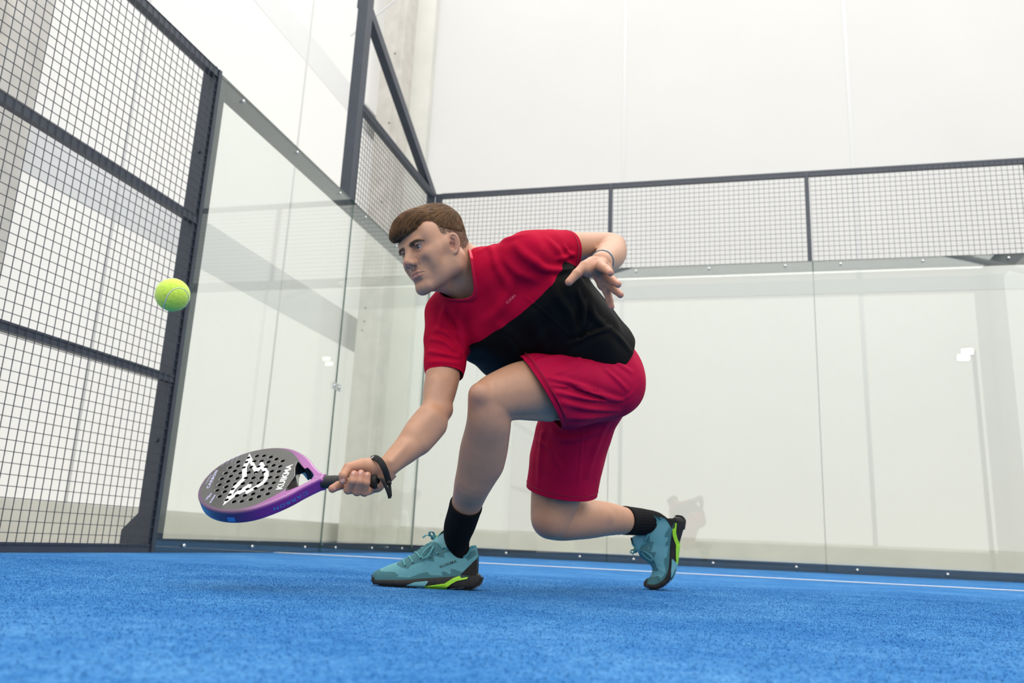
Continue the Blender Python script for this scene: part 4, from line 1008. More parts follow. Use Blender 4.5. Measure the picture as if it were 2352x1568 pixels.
# ------------------------------------------------------------------ shoes (built flat, side profile from the toe, then posed)
def cp(X, Y): return (820+X/6.03, 1120+Y/6.03)
SC_ = 2.385/FPX; _ca, _sa = math.cos(.040), math.sin(.040)
def Lp(X, Y):
    px, py = cp(X, Y); u, v = (1104-px)*SC_, (1353.5-py)*SC_; return (u*_ca+v*_sa*0, v-u*.040+0*_sa)
def prof(pts): 
    a = np.array([Lp(*p) for p in pts]); o = np.argsort(a[:, 0]); return a[o]
TOPP = prof([(165, 1190), (185, 1168), (250, 1138), (400, 1075), (550, 1020), (700, 935), (820, 862), (930, 790), (1010, 735), (1060, 760), (1130, 815), (1200, 830), (1290, 868), (1360, 915), (1430, 950), (1480, 945), (1520, 905), (1545, 825), (1590, 812), (1612, 850), (1640, 960)])
SOLT = prof([(140, 1215), (165, 1212), (215, 1275), (600, 1268), (1000, 1240), (1250, 1222), (1400, 1212), (1500, 1215), (1640, 1190), (1690, 1215), (1722, 1275)])
SOLB = prof([(140, 1275), (150, 1310), (200, 1360), (330, 1376), (620, 1388), (1000, 1398), (1250, 1402), (1480, 1405), (1600, 1390), (1680, 1345), (1720, 1290)])
XT = Lp(165, 1190)[0]; XH = Lp(1645, 1000)[0]
HWX = np.array([-.005, .01, .03, .07, .12, .17, .21, .25, .285, .305, .318]); HWY = np.array([.026, .034, .039, .0405, .0405, .0445, .0495, .0485, .038, .026, .012])
def hw(x): return np.interp(x, HWX, HWY)
def topz(x): return np.interp(x, TOPP[:, 0], TOPP[:, 1])
def solt(x): return np.interp(x, SOLT[:, 0], SOLT[:, 1])
def solb(x): return np.maximum(np.interp(x, SOLB[:, 0], SOLB[:, 1]), 0.0)
def upper_pt(x, t):
    """t in -1..1 across the top; returns y, z"""
    b = hw(x)*.985; S = solt(x)-.006; T = topz(x); a = (1-np.abs(t))*math.pi/2*1.0
    lo = np.clip((x-.10)/.10, 0, 1); py = .20+.70*lo; pz = .88+.02*lo
    y = np.sign(t)*b*np.cos(a)**py; z = S+(T-S)*np.sin(a)**pz; return y, z
def side_y(x, z):
    b = hw(x)*.985; S = solt(x)-.006; T = topz(x); lo = np.clip((x-.10)/.10, 0, 1); py = .20+.70*lo; pz = .88+.02*lo
    s = np.clip((z-S)/(T-S), 0, 1)**(1/pz); return b*np.sqrt(np.clip(1-s*s, 0, 1))**py
OVER = [[(150, 1190), (190, 1150), (250, 1130), (300, 1165), (500, 1168), (565, 1205), (540, 1230), (720, 1240), (860, 1185), (960, 1165), (1010, 1210), (1180, 1212), (1150, 1170), (1200, 1155), (1260, 1190), (1292, 1190), (1280, 1120), (1340, 1130), (1450, 1170), (1400, 1225), (1000, 1290), (150, 1300)],
        [(500, 1050), (560, 1010), (700, 930), (900, 800), (1060, 745), (1140, 805), (1290, 880), (1170, 915), (1185, 975), (1110, 965), (1030, 945), (1045, 1030), (930, 1008), (780, 1060), (715, 1085), (690, 1125), (600, 1110), (520, 1080)],
        [(1480, 965), (1530, 900), (1620, 860), (1625, 935), (1560, 985), (1510, 1015)]]
OVER = [[Lp(*p) for p in q] for q in OVER]
HEELP = [Lp(*p) for p in [(1410, 1215), (1500, 1120), (1600, 1020), (1632, 985), (1700, 985), (1700, 1230)]]
M['teal'] = mat('teal_shoe_mesh', (0.115, 0.305, 0.335), 0.7, 0.08, 300, 0.35, 1800, spec=0.2, attr='tint')
M['lace'] = mat('teal_lace', (0.085, 0.27, 0.29), 0.75, 0.06, 300, spec=0.2)
M['rubber'] = mat('black_rubber', (0.016, 0.0145, 0.013), 0.6, 0.25, 60, 0.2, 400, spec=0.3)
M['lime'] = mat('lime_plastic', (0.30, 0.62, 0.02), 0.4)
M['tealp'] = mat('teal_plastic', (0.13, 0.33, 0.36), 0.45)
M['shoeprint'] = mat('black_print', (0.012, 0.016, 0.018), 0.6)
M['greyprint'] = mat('grey_print', (0.16, 0.16, 0.16), 0.6)
def build_shoe(pose, side, logo, label):
    """pose maps local (n,3) to world; side = +1 puts the detailed flank at +y"""
    out = []
    def ob(name, v, f, m, parent, smooth=True, mi=None):
        return mobj(name, pose(np.asarray(v, float)), f, m, parent, smooth, mi)
    xs = np.linspace(XH+.0005, XT-.0005, 400); ts = np.linspace(-1, 1, 161); v = []; 
    for x in xs:
        y, z = upper_pt(np.full(len(ts), x), ts); v.append(np.column_stack([np.full(len(ts), x), y, z]))
    v = np.concatenate(v); n = len(ts); pl = v[:, [0, 2]]
    colb = np.array([.115, .305, .335]); col = np.tile(colb, (len(v), 1)); ovd = np.full(len(v), 9.0)
    flank = np.abs(v[:, 1]) > hw(v[:, 0])*.12
    for q in OVER: ovd = np.minimum(ovd, poly_sd(pl, q))
    ov = np.clip(.5-ovd/.0013, 0, 1)*(flank | (v[:, 0] > .28)); col = col*(1-ov[:, None])+np.array([.058, .165, .180])*ov[:, None]
    hl = np.clip(.5-poly_sd(pl, HEELP)/.0013, 0, 1); col = col*(1-hl[:, None])+np.array([.018, .016, .014])*hl[:, None]
    collar = (topz(v[:, 0])-v[:, 2] < .006) & (v[:, 0] < .125); col[collar] = (.085, .255, .275)
    v[:, 1] += np.sign(v[:, 1])*(ov*.0008+hl*.0012)
    f = [(i*n+j, i*n+j+1, (i+1)*n+j+1, (i+1)*n+j) for i in range(len(xs)-1) for j in range(n-1)]+[tuple(range(n)), tuple(range(len(v)-1, len(v)-1-n, -1))]
    sh = ob('shoe', v, f, M['teal'], person); set_color(sh, col); tag(sh, label)
    # collar roll
    cx = np.linspace(.027, .115, 40); P = [(x, side_y(x, topz(x)-.0035)*1.0, topz(x)-.002) for x in cx]; P2 = [(x, -y, z) for x, y, z in P]
    vv, ff = sweep(np.array(P[::-1]+P2), .0042, 8); ob('collar_roll', vv, ff, M['lace'], sh)
    # tongue
    tp = [Lp(*p) for p in [(820, 862), (930, 780), (1020, 690), (1080, 610), (1140, 592), (1190, 612), (1240, 720), (1300, 862)]]
    def zf(x): a = np.array(tp); o = np.argsort(a[:, 0]); return np.interp(x, a[o, 0], a[o, 1])
    v2 = []; txs = np.linspace(tp[-1][0], tp[0][0], 30); m = 15
    for i, x in enumerate(txs):
        zt = float(zf(x))-.003; zb = min(float(topz(x))-.014, zt-.004); wt = float(np.interp(x, [tp[-1][0], .11, .16, tp[0][0]], [.026, .025, .021, .017]))
        for j in range(m):
            t = -1+2*j/(m-1); v2.append((x, t*wt*(1+.12*abs(t)), zb+(zt-zb)*(1-abs(t)**3.0)))
    f2 = [(i*m+j, i*m+j+1, (i+1)*m+j+1, (i+1)*m+j) for i in range(len(txs)-1) for j in range(m-1)]+[tuple(range(m)), tuple(range(len(v2)-1, len(v2)-1-m, -1))]
    o = ob('tongue', v2, f2, M['tealp'], sh)
    # tongue tab
    q = [Lp(*p) for p in [(1045, 745), (1078, 680), (1120, 625), (1172, 596)]]; vv, ff = sweep(spline(np.array([(x+.001, side*.010, z-.004+.003) for x, z in q]), 5), .0062, 8, flat=.22, ref=pose(np.array([[0, 0, 0], [0, 1.0, 0]]))[0]*0+np.array([0, 1.0, .4*side])); ob('tongue_tab', vv, ff, M['rubber'], sh)
    q2 = [Lp(*p) for p in [(1100, 648), (1130, 618), (1165, 602)]]; vv, ff = sweep(spline(np.array([(x+.0035, side*.0125, z-.001) for x, z in q2]), 4), .0012, 6); ob('tab_mark', vv, ff, M['lime'], sh)
    tv, tf = text_mesh('LAB', .0075, .0002); a = Lp(1060, 700); d = _n(np.array([-.58, 0, .82])); e = np.array([0, -.25*side, 0])+np.array([.5, 0, .45]); P = np.array([a[0]+.004, side*.0125, a[1]+.001])+np.outer(tv[:, 0], d)+np.outer(tv[:, 1], _n(e)); ob('tab_lettering', P, tf, M['lime'], sh, False)
    # sole
    sx = np.concatenate([np.linspace(XT+.004, XT-.02, 14), np.linspace(XT-.022, .03, 90), np.linspace(.028, Lp(1722, 1275)[0], 22)]); vv = []; prof_n = 28
    for x in sx:
        zt, zb = float(solt(x)), float(solb(x)); hwid = float(hw(min(x, .314)))*1.07+.0015
        if x > XT-.02: hwid *= math.sqrt(max(1-((x-(XT-.02))/.0245)**2, .02))
        if x < .02: hwid = float(hw(.02))*1.05*math.sqrt(max(1-((.02-x)/(.02-Lp(1722, 1275)[0]+.0006))**2, .02))
        if zt-zb < .004: zt = zb+.004
        for j in range(prof_n):
            t = 2*math.pi*j/prof_n; c, s_ = math.cos(t), math.sin(t)
            y = hwid*np.sign(c)*abs(c)**.35; z = (zt+zb)/2+(zt-zb)/2*np.sign(s_)*abs(s_)**.35
            if s_ < -.3: z += .0012*(math.sin(x*900) > 0)
            vv.append((x, y, z))
    ff = [(i*prof_n+j, i*prof_n+(j+1) % prof_n, (i+1)*prof_n+(j+1) % prof_n, (i+1)*prof_n+j) for i in range(len(sx)-1) for j in range(prof_n)]+[tuple(range(prof_n-1, -1, -1)), tuple(range((len(sx)-1)*prof_n, len(sx)*prof_n))]
    ob('sole', vv, ff, M['rubber'], sh, True)
    # heel tread lugs and forefoot lugs
    mbl = MB(); hx0 = Lp(1722, 1275)[0]
    for k in range(15):
        a = -.15+k*.10; c = np.array([.040-.047*math.cos(a*.9), 0, .0215-.0235*math.sin(a*.9+.0)]); c[2] = max(c[2], .0)
    for k in range(16):
        X, Y = np.interp(k/15, [0, .35, .7, 1], [1480, 1600, 1690, 1722]), np.interp(k/15, [0, .35, .7, 1], [1402, 1388, 1340, 1262]); a = Lp(X, Y); wd = hw(.02)*(.96-.35*max(0, k-9)/6)
        mbl.box((a[0]-.0016, -wd, a[1]-.0022), (a[0]+.0016, wd, a[1]+.004))
    for k in range(26):
        x = .185+k*.0045; wd = float(hw(x))*.98; z = float(solb(x)); mbl.box((x-.0013, -wd, z-.0016), (x+.0013, wd, z+.003))
    o = ob('tread', mbl.v, mbl.f, M['rubber'], sh, False); tag(o, kind='stuff')
    # coloured side pieces
    def patch(name, poly, m, lift=.0036, both=True):
        P = np.array([Lp(*p) for p in poly]); bm = bmesh.new(); bm.faces.new([bm.verts.new((p[0], p[1], 0)) for p in P]); bmesh.ops.triangulate(bm, faces=bm.faces[:])
        for _ in range(2): bmesh.ops.subdivide_edges(bm, edges=bm.edges[:], cuts=1, use_grid_fill=True)
        bmesh.ops.triangulate(bm, faces=bm.faces[:]); bm.verts.index_update(); q = np.array([v_.co[:2] for v_ in bm.verts]); fc = [tuple(v_.index for v_ in f_.verts) for f_ in bm.faces]; bm.free()
        w_ = hw(np.clip(q[:, 0], .02, .314))*1.07+.0015; zt, zb = solt(q[:, 0]), solb(q[:, 0]); sn_ = np.clip(np.abs((q[:, 1]-(zt+zb)/2)/np.maximum((zt-zb)/2, .004)), 0, .999)**(1/.35); y = w_*np.sqrt(1-np.clip(sn_, 0, .97)**2)**.35
        y = np.where(q[:, 0] < .02, y*np.sqrt(np.clip(1-((.02-q[:, 0])/.026)**2, .05, 1)), y)
        for sgn in ((1, -1) if both else (1,)):
            o = ob(name, np.column_stack([q[:, 0], side*sgn*(y+lift), q[:, 1]]), fc, m, sh, True)
    patch('teal_wedge', [(640, 1390), (700, 1340), (800, 1303), (970, 1285), (985, 1300), (950, 1345), (925, 1396)], M['tealp'])
    patch('lime_strip', [(915, 1398), (935, 1362), (1150, 1356), (1215, 1318), (1330, 1245), (1412, 1217), (1440, 1246), (1532, 1232), (1520, 1258), (1380, 1286), (1300, 1330), (1245, 1375), (1243, 1403), (1000, 1401)], M['lime'])
    # laces
    def lace(P, r=.0031): vv, ff = sweep(spline(np.array(P), 6), r, 8, flat=.42, ref=np.array([1.0, 0, 0])); ob('lace', vv, ff, M['lace'], sh)
    EY = [Lp(*p) for p in [(640, 1085), (745, 1045), (850, 985), (985, 970), (1090, 925), (1155, 855)]]; TPc = [Lp(*p) for p in [(570, 1000), (650, 955), (740, 905), (830, 850), (920, 795), (1000, 735)]]
    for i in range(6):
        (x, z), (x2, z2) = EY[i], TPc[i]; y = float(side_y(x, z))+.0015; x0 = x2; z0 = float(topz(x2))+.0015 if i < 5 else z2
        for sgn in (1, -1):
            lace([(x, sgn*y, z), ((x+x0)/2, sgn*y*.72, (z+z0)/2+.004), (x0, 0, z0+.001), (x0-.006, -sgn*y*.35, z0-.001)])
            mbd = MB(); mbd.tube([(x, sgn*(y-.002), z), (x, sgn*(y+.0008), z)], .0022, 8); ob('eyelet', mbd.v, mbd.f, M['rubber'], sh)
    kx, kz = Lp(1000, 700); K = np.array([kx, side*.004, kz])
    vv, ff = [], []; 
    bt = np.array([[math.cos(t)*.0075, math.sin(t)*.006, .0055*math.sin(2*t)] for t in np.linspace(0, 2*math.pi, 14)])+K; lace(bt, .0032)
    def W(X, Y, y): a = Lp(X, Y); return (a[0], side*y, a[1])
    lace([W(1010, 705, .004), W(990, 640, .006), (Lp(955, 622)[0], side*.012, Lp(955, 622)[1]), W(930, 650, .010), W(975, 700, .004)], .0032)
    lace([W(1000, 700, .004), W(930, 672, .006), W(880, 672, .010), W(845, 702, .014)], .0030)
    lace([W(1030, 720, .006), W(980, 800, .026), W(905, 875, .044), W(868, 945, .0505), W(900, 985, .053), W(955, 950, .051), W(1005, 860, .040), W(1030, 735, .010)], .0026)
    lace([W(1025, 730, .002), W(900, 800, -.006), W(780, 880, -.012), W(705, 925, -.02)], .0026)
    # lettering
    if logo:
        tv, tf = text_mesh('KUIKMA', 1.0, .006, 1.05); mn, mx = tv.min(0), tv.max(0); c = (mn+mx)/2
        A = np.array(Lp(1130, 1098)); Bp = np.array(Lp(1357, 1018)); u = Bp-A; Ln = np.linalg.norm(u); u /= Ln; nn = np.array([-u[1], u[0]]); nn = nn if nn[1] > 0 else -nn
        q = (A+Bp)/2+np.outer((tv[:, 0]-c[0])/(mx[0]-mn[0])*Ln, u)+np.outer((tv[:, 1]-c[1])/(mx[1]-mn[1])*.0078, nn)
        ob('lettering', np.column_stack([q[:, 0], side*(side_y(q[:, 0], q[:, 1])+.0024), q[:, 1]]), tf, M['shoeprint'], sh, False)
        tv, tf = text_mesh('|||||||-|||||||', 1.0, .01, 1.3); mn, mx = tv.min(0), tv.max(0); c = (mn+mx)/2; A = np.array(Lp(1298, 1390)); Bp = np.array(Lp(1478, 1374)); u = Bp-A; Ln = np.linalg.norm(u); u /= Ln; nn = np.array([0, 1.0])
        q = (A+Bp)/2+np.outer((tv[:, 0]-c[0])/(mx[0]-mn[0])*Ln, u)+np.outer((tv[:, 1]-c[1])/(mx[1]-mn[1])*.0024, nn)
        ob('sole_lettering', np.column_stack([q[:, 0], side*(hw(np.maximum(q[:, 0], .012))*1.07+.0022), q[:, 1]]), tf, M['greyprint'], sh, False)
    return sh
# front (left) shoe: flat on the turf, toe towards the picture's left
a = at(1104, 1353.5, 2.385); a[2] = .0; fw = at(843, 1341, 2.40)-a; fw[2] = 0; fw = _n(fw); up = np.array([0, 0, 1.0]); lt = np.cross(up, fw)
if lt @ (CAM-a) < 0: lt = -lt
def pose_front(P): return a+lt*-.036+P[:, :1]*fw+P[:, 1:2]*lt+(P[:, 2:]+.001)*up
build_shoe(pose_front, 1, True, 'teal and black padel shoe flat on the turf, under the bent front knee')
# rear (right) shoe: bent at the ball, toe down, heel raised
SOLE_PX = [(1474, 1341), (1482, 1348), (1494, 1351.5), (1508, 1351), (1524, 1344), (1537, 1332), (1546, 1316), (1551, 1300), (1555, 1276), (1560, 1248), (1567, 1222), (1575, 1196), (1573, 1180)]
ZR = float((np.array([0, 0, .002])-CAM)[2]/ray(1498, 1351)[2])
SCV = spline([at(x, y, ZR) for x, y in SOLE_PX], 12); _s = np.r_[0, np.cumsum(np.linalg.norm(np.diff(SCV, axis=0), axis=1))]; SLEN = _s[-1]
_T = np.gradient(SCV, _s, axis=0); _T = np.column_stack([np.convolve(np.pad(_T[:, i], 8, 'edge'), np.ones(17)/17, 'valid') for i in range(3)]); _T /= np.linalg.norm(_T, axis=1)[:, None]
LATR = _n(np.array([FWD[0], FWD[1], 0])+.12*np.array([RIGHT[0], RIGHT[1], 0])); _N = np.cross(_T, LATR); _N = np.where((_N @ np.array([0, 0, 1.0]))[10] > 0, 1, -1)*_N
XB = Lp(1722, 1275)[0]
def pose_rear(P):
    P = np.asarray(P, float); s = np.clip((XT+.004-P[:, 0])/(XT+.004-XB), -.01, 1.02)*SLEN
    i = lambda A: np.column_stack([np.interp(s, _s, A[:, k]) for k in range(3)])
    return i(SCV)+P[:, 1:2]*1.06*(-LATR)+i(_N)*P[:, 2:]*1.06
build_shoe(pose_rear, 1, False, 'teal and black padel shoe on its toes, heel raised behind the kneeling leg')
# ------------------------------------------------------------------ padel racket
RO = at(866, 1104, 2.02); RU = _n(at(457, 1113, 2.115)-RO); RV = RIGHT*.045+UPV*.122+FWD*.226; RV = _n(RV-RU*(RV @ RU)); RN = np.cross(RU, RV); RN = RN if RN @ (CAM-RO) > 0 else -RN
RB = np.stack([RU, RV, RN], 1); HT = .019
def rw(P): return RO+np.asarray(P, float) @ RB.T
def uv(px, py, off=HT):
    d = ray(px, py); o = RO+RN*off; t = ((o-CAM) @ RN)/(d @ RN); q = CAM+d*t-o; return np.array([q @ RU, q @ RV])
def c1(X, Y): return uv(450+X/5.6, 1025+Y/5.6)
def c2(X, Y): return uv(640+X/6.893, 1030+Y/6.893)
def c0(X, Y): return uv(420+X/4.523, 1000+Y/4.523)
WU = [.134, .144, .156, .175, .20, .23, .265, .30, .338, .375, .4065, .4325, .450, .460, .4635]; WW = [.0128, .0145, .0250, .044, .073, .099, .121, .1315, .1325, .1240, .1080, .0850, .0600, .0310, 0.0]
sp = spline(np.column_stack([WU, WW]), 6); OUT = np.vstack([sp, sp[-2::-1]*[1, -1]])
HOLE = np.array([c2(*q) for q in [(297, 205), (325, 222), (410, 318), (440, 296), (468, 305), (540, 385), (552, 425), (500, 500), (340, 582), (100, 675), (135, 605), (205, 510), (262, 430), (265, 290)]])
DR_ = [(768, 210), (840, 208), (912, 220), (970, 242), (1035, 262), (680, 230), (740, 265), (815, 262), (887, 272), (940, 307), (1008, 318), (573, 270), (660, 276), (711, 325), (787, 321), (860, 325), (922, 368), (995, 370), (487, 330), (573, 314), (633, 332), (683, 381), (758, 381), (840, 380), (903, 432), (978, 430),
       (445, 388), (537, 365), (596, 387), (653, 440), (731, 437), (815, 434), (862, 496), (941, 489), (403, 447), (496, 419), (566, 442), (622, 497), (703, 492), (786, 489), (823, 560), (905, 545), (379, 510), (468, 473), (540, 500), (594, 558), (671, 556), (752, 548), (788, 631), (880, 603), (356, 567), (450, 529), (517, 555), (562, 621), (641, 619), (727, 603), (703, 660), (433, 580), (487, 615), (610, 681), (530, 684), (381, 630), (455, 668)]
DRILL = np.array([c0(*q) for q in DR_])
# distance table in the plane of the face, then a rounded plate
g = .0012; GU = np.arange(.10, .482, g); GV = np.arange(-.142, .1421, g); GG = np.stack(np.meshgrid(GU, GV, indexing='ij'), -1).reshape(-1, 2)
D_OUT = poly_sd(GG, OUT).reshape(len(GU), len(GV)); D_H = poly_sd(GG, HOLE).reshape(len(GU), len(GV))
D_DR = np.full(len(GG), 9.0)
for q in DRILL: D_DR = np.minimum(D_DR, np.linalg.norm(GG-q, axis=1)-.0054)
D_DR = D_DR.reshape(len(GU), len(GV))
def tab(D, u, v):
    a = np.clip((u-GU[0])/g, 0, len(GU)-1.001); b = np.clip((v-GV[0])/g, 0, len(GV)-1.001); i = a.astype(int); j = b.astype(int); fa = a-i; fb = b-j
    return (D[i, j]*(1-fa)+D[i+1, j]*fa)*(1-fb)+(D[i, j+1]*(1-fa)+D[i+1, j+1]*fa)*fb
def racket_sd(P):
    q = (P.astype(float)-RO) @ RB; u, v, n = q.T; e = np.maximum(.095-u, 0)+np.maximum(u-.478, 0); d2 = tab(D_OUT, u, v)+e
    r = .007; x = d2+r; y = np.abs(n)-HT+r; d = np.minimum(np.maximum(x, y), 0)+np.sqrt(np.maximum(x, 0)**2+np.maximum(y, 0)**2)-r
    d = np.maximum(d, -(tab(D_H, u, v)+.0)); d = np.maximum(d, -tab(D_DR, u, v)); return d.astype(F4)
V, F = surf([Prim(racket_sd, rw([[.29, 0, 0]])[0], .22, .001, '+')], .0017)
M['frame'] = mat('purple_lacquer', (.2, .02, .3), 0.28, coat=0.6, attr='tint')
q = (V-RO) @ RB; d2 = tab(D_OUT, q[:, 0], q[:, 1]); u = q[:, 0]
lerp = lambda x, xp, cols: np.stack([np.interp(x, xp, [c[i] for c in cols]) for i in range(3)], 1)
sidec = lerp(u, [.13, .20, .26, .31, .36, .455], [(.22, .016, .24), (.17, .007, .21), (.12, .004, .175), (.045, .006, .09), (.018, .010, .075), (.012, .018, .085)])  # purple to navy, the floor's blue reflection partly put into the colour
topc = lerp(u, [.13, .19, .25, .30, .36, .455], [(.27, .065, .26), (.28, .065, .26), (.21, .05, .20), (.12, .05, .11), (.10, .04, .10), (.075, .02, .09)])  # pinker front bevel: white reflections painted into the lacquer tint
m = np.clip((q[:, 2]-.0105)/.004, 0, 1)[:, None]; col = sidec*(1-m)+topc*m
band = np.interp(u, [.14, .19, .23, .27, .32, .36, .40, .455], [.2, .034, .023, .012, .0075, .0075, .0075, .0075])
face = (q[:, 2] > HT-.004) & (d2 < -band); col[face] = (.046, .045, .042)
dr = (tab(D_DR, q[:, 0], q[:, 1]) < .0011) & (q[:, 2] < HT-.0012) & (d2 < -.02); col[dr] = (.006, .006, .006)
col[(tab(D_H, q[:, 0], q[:, 1]) < .0016) & (q[:, 2] < HT-.001)] = (.012, .012, .012)
scoop = (tab(D_H, q[:, 0], q[:, 1]) < .004) & (u > .175) & (q[:, 2] > HT-.004) & (np.abs(q[:, 1]) < .05) & face; col[scoop] = (.016, .016, .016)
racket = empty('padel_racket', rw([[.16, 0, 0]])[0]); tag(racket, 'purple padel racket with perforated dark grey face held low in the right hand', 'racket')
fr = mobj('frame', V, F, M['frame'], racket, True); set_color(fr, col)
# printed marks on the face
M['white'] = mat('white_print', (0.62, 0.62, 0.61), 0.5); M['lilac'] = mat('lilac_print', (0.42, 0.42, 0.62), 0.5); M['blue'] = mat('blue_print', (0.035, 0.17, 0.46), 0.45)
def flat(name, polys, z0, z1, m, cut=True):
    mbb = MB()
    for P in polys: mbb.prism([tuple(p) for p in P], lambda p, s: (p[0], p[1], z1 if s else z0))
    v = np.array(mbb.v); me = bpy.data.meshes.new(name); bm = bmesh.new()
    o = mobj(name, rw(v), mbb.f, m, racket)
    bm.from_mesh(o.data); bmesh.ops.triangulate(bm, faces=bm.faces[:]); bmesh.ops.recalc_face_normals(bm, faces=bm.faces[:]); bm.to_mesh(o.data); bm.free(); bpy.data.meshes.remove(me)
    return o
wing = [[(690, 88), (782, 278), (838, 200), (862, 203), (908, 282), (936, 325), (936, 398), (880, 478), (652, 615), (637, 615), (637, 578), (800, 490), (862, 445), (882, 395), (873, 345), (838, 285), (768, 356), (738, 305), (690, 205), (655, 268), (655, 402), (630, 430), (500, 560), (470, 625), (430, 640), (395, 665), (428, 595), (470, 530), (595, 408), (595, 300), (612, 240), (655, 160)],
        [(718, 450), (712, 520), (640, 575), (500, 645), (345, 762), (392, 660), (432, 635), (468, 632), (505, 595), (640, 510), (690, 475)]]
cutter = MB()
for q in DRILL: cutter.tube([tuple(q)+(.0,), tuple(q)+(.03,)], .0054, 14)
co = mobj('hole_cutter', rw(np.array(cutter.v)), cutter.f, M['dark']); bm = bmesh.new(); bm.from_mesh(co.data); bmesh.ops.recalc_face_normals(bm, faces=bm.faces[:]); bm.to_mesh(co.data); bm.free()
for k, P in enumerate(wing):
    o = flat('wing_logo', [[c1(*q) for q in P]], HT-.0004, HT+.0004+k*.0001, M['white']); md = o.modifiers.new('b', 'BOOLEAN'); md.operation = 'DIFFERENCE'; md.object = co; md.solver = 'EXACT'
    dg = bpy.context.evaluated_depsgraph_get(); me = bpy.data.meshes.new_from_object(o.evaluated_get(dg)); o.modifiers.clear(); o.data = me
bpy.data.objects.remove(co)
def face_text(s, p0, p1, hgt, m, name, bold=.02, space=1.0, conv=c1):
    tv, tf = text_mesh(s, 1.0, bold, space); mn, mx = tv.min(0), tv.max(0); c = (mn+mx)/2; A, Bq = conv(*p0), conv(*p1); u_ = Bq-A; L = np.linalg.norm(u_); u_ /= L; n_ = np.array([-u_[1], u_[0]]); n_ = n_ if n_[0] > 0 else -n_
    q = (A+Bq)/2+np.outer((tv[:, 0]-c[0])/(mx[0]-mn[0])*L, u_)+np.outer((tv[:, 1]-c[1])/(mx[1]-mn[1])*hgt, n_)
    mobj(name, rw(np.column_stack([q, np.full(len(q), HT+.0005)])), tf, m, racket)
face_text('KUIKMA', (1068, 555), (1212, 232), .0165, M['white'], 'face_lettering', .035, 1.0)
face_text('CARBON', (150, 540), (268, 312), .0075, M['lilac'], 'tip_lettering', .03, 1.15); face_text('CONTROL', (128, 482), (200, 362), .0040, M['lilac'], 'tip_lettering', .0, 1.2)
for x, y in ((370, 205), (430, 175), (492, 145), (556, 110)):
    face_text('0', (x-6, y+8), (x+6, y-8), .004, M['lilac'], 'tip_icon', .02); face_text('III', (x-34, y+52), (x-10, y+14), .0016, M['lilac'], 'tip_icon', .0)
for x, y in ((150, 660), (185, 628), (200, 700), (232, 650)):
    face_text('IIIII', (x-16, y+26), (x+14, y-24), .0050, M['lilac'], 'tip_icon', .0, .9)
face_text('|||||||', (555, 443), (705, 447), .0022, M['white'], 'throat_marks', .03, 1.6, c2)
# lettering on the lower rim
def rim_y(u): return -np.interp(u, sp[:, 0], sp[:, 1])
def rim_text(s, ua, ub, hgt, m, name, zc=-.002, bold=.02, space=1.2):
    tv, tf = text_mesh(s, 1.0, bold, space); mn, mx = tv.min(0), tv.max(0); c = (mn+mx)/2; u_ = ua+(tv[:, 0]-mn[0])/(mx[0]-mn[0])*(ub-ua); n_ = zc-(tv[:, 1]-c[1])/(mx[1]-mn[1])*hgt
    sg = -1 if (rw([[.3, -.1, 0]])[0]-CAM) @ FWD < (rw([[.3, .1, 0]])[0]-CAM) @ FWD else 1
    mobj(name, rw(np.column_stack([u_, sg*(np.interp(u_, sp[:, 0], sp[:, 1])+.0008), n_])), tf, m, racket)
rim_text('CARBON', .168, .232, .0095, M['blue'], 'rim_lettering'); rim_text('CONTROL', .185, .222, .0045, mat('dark_violet_print', (.05, .012, .10), .5), 'rim_lettering', -.011, 0.0)
rim_text('||||||||', .318, .338, .014, M['blue'], 'rim_badge', -.004, .06, .9); rim_text('|||||||||||||||', .365, .405, .002, M['blue'], 'rim_badge', -.009, .01, 1.3)
# grip, collar and butt cap
M['grip'] = mat('black_grip', (0.018, 0.018, 0.018), 0.55, 0.15, 80, 0.2, 500, spec=0.35)
us = np.linspace(.004, .142, 90); rad = .0152+.0010*((us*60) % 1.0)**.4*np.where(us < .13, 1, .6)+np.where(us > .134, .0012, 0)
v, f = sweep(rw(np.column_stack([us, 0*us, 0*us])), rad, 20, ref=RV); mobj('grip', v, f, M['grip'], racket, True)
us = np.array([-.004, -.0035, .0, .006, .012, .0145]); rad = np.array([.012, .0185, .0205, .0205, .0185, .015]); v, f = sweep(rw(np.column_stack([us, 0*us, 0*us])), rad, 24, ref=RV); mobj('butt_cap', v, f, M['rubber'], racket, True)
# wrist strap
M['strap'] = mat('black_strap', (0.012, 0.012, 0.012), 0.7, 0.1, 300, spec=0.25)
wax = wrn                                               # along the forearm towards the hand
def ribbon(P, wd, th, ref, name, m='strap', k=8):
    v, f = sweep(spline(np.array(P), k), wd, 12, flat=th/wd, ref=ref); mobj(name, v, f, M[m], racket, True)
wc = at(877, 1074, 2.045); e1 = _n(UPV-wax*(UPV @ wax)); e2 = np.cross(wax, e1)
band = []
tilt = .020
for t in np.linspace(-.35*math.pi, 1.18*math.pi, 16): 
    d = e1*math.cos(t)+e2*math.sin(t); band.append(d)
def ringp(px, py, Z): return at(px, py, Z)
ribbon([ringp(858, 1068, 2.085), ringp(848, 1054, 2.045), ringp(860, 1050, 2.015), ringp(874, 1060, 1.995), ringp(884, 1078, 1.992), ringp(890, 1096, 2.003), ringp(893.5, 1108, 2.01)], .0078, .0016, wax, 'wrist_strap')
ribbon([ringp(858, 1102, 2.02), ringp(868, 1098, 2.005), ringp(878, 1102, 1.995), ringp(886, 1117, 1.992), ringp(892, 1131, 1.992), ringp(895.5, 1144, 1.994)], .0042, .0014, RIGHT, 'wrist_strap')
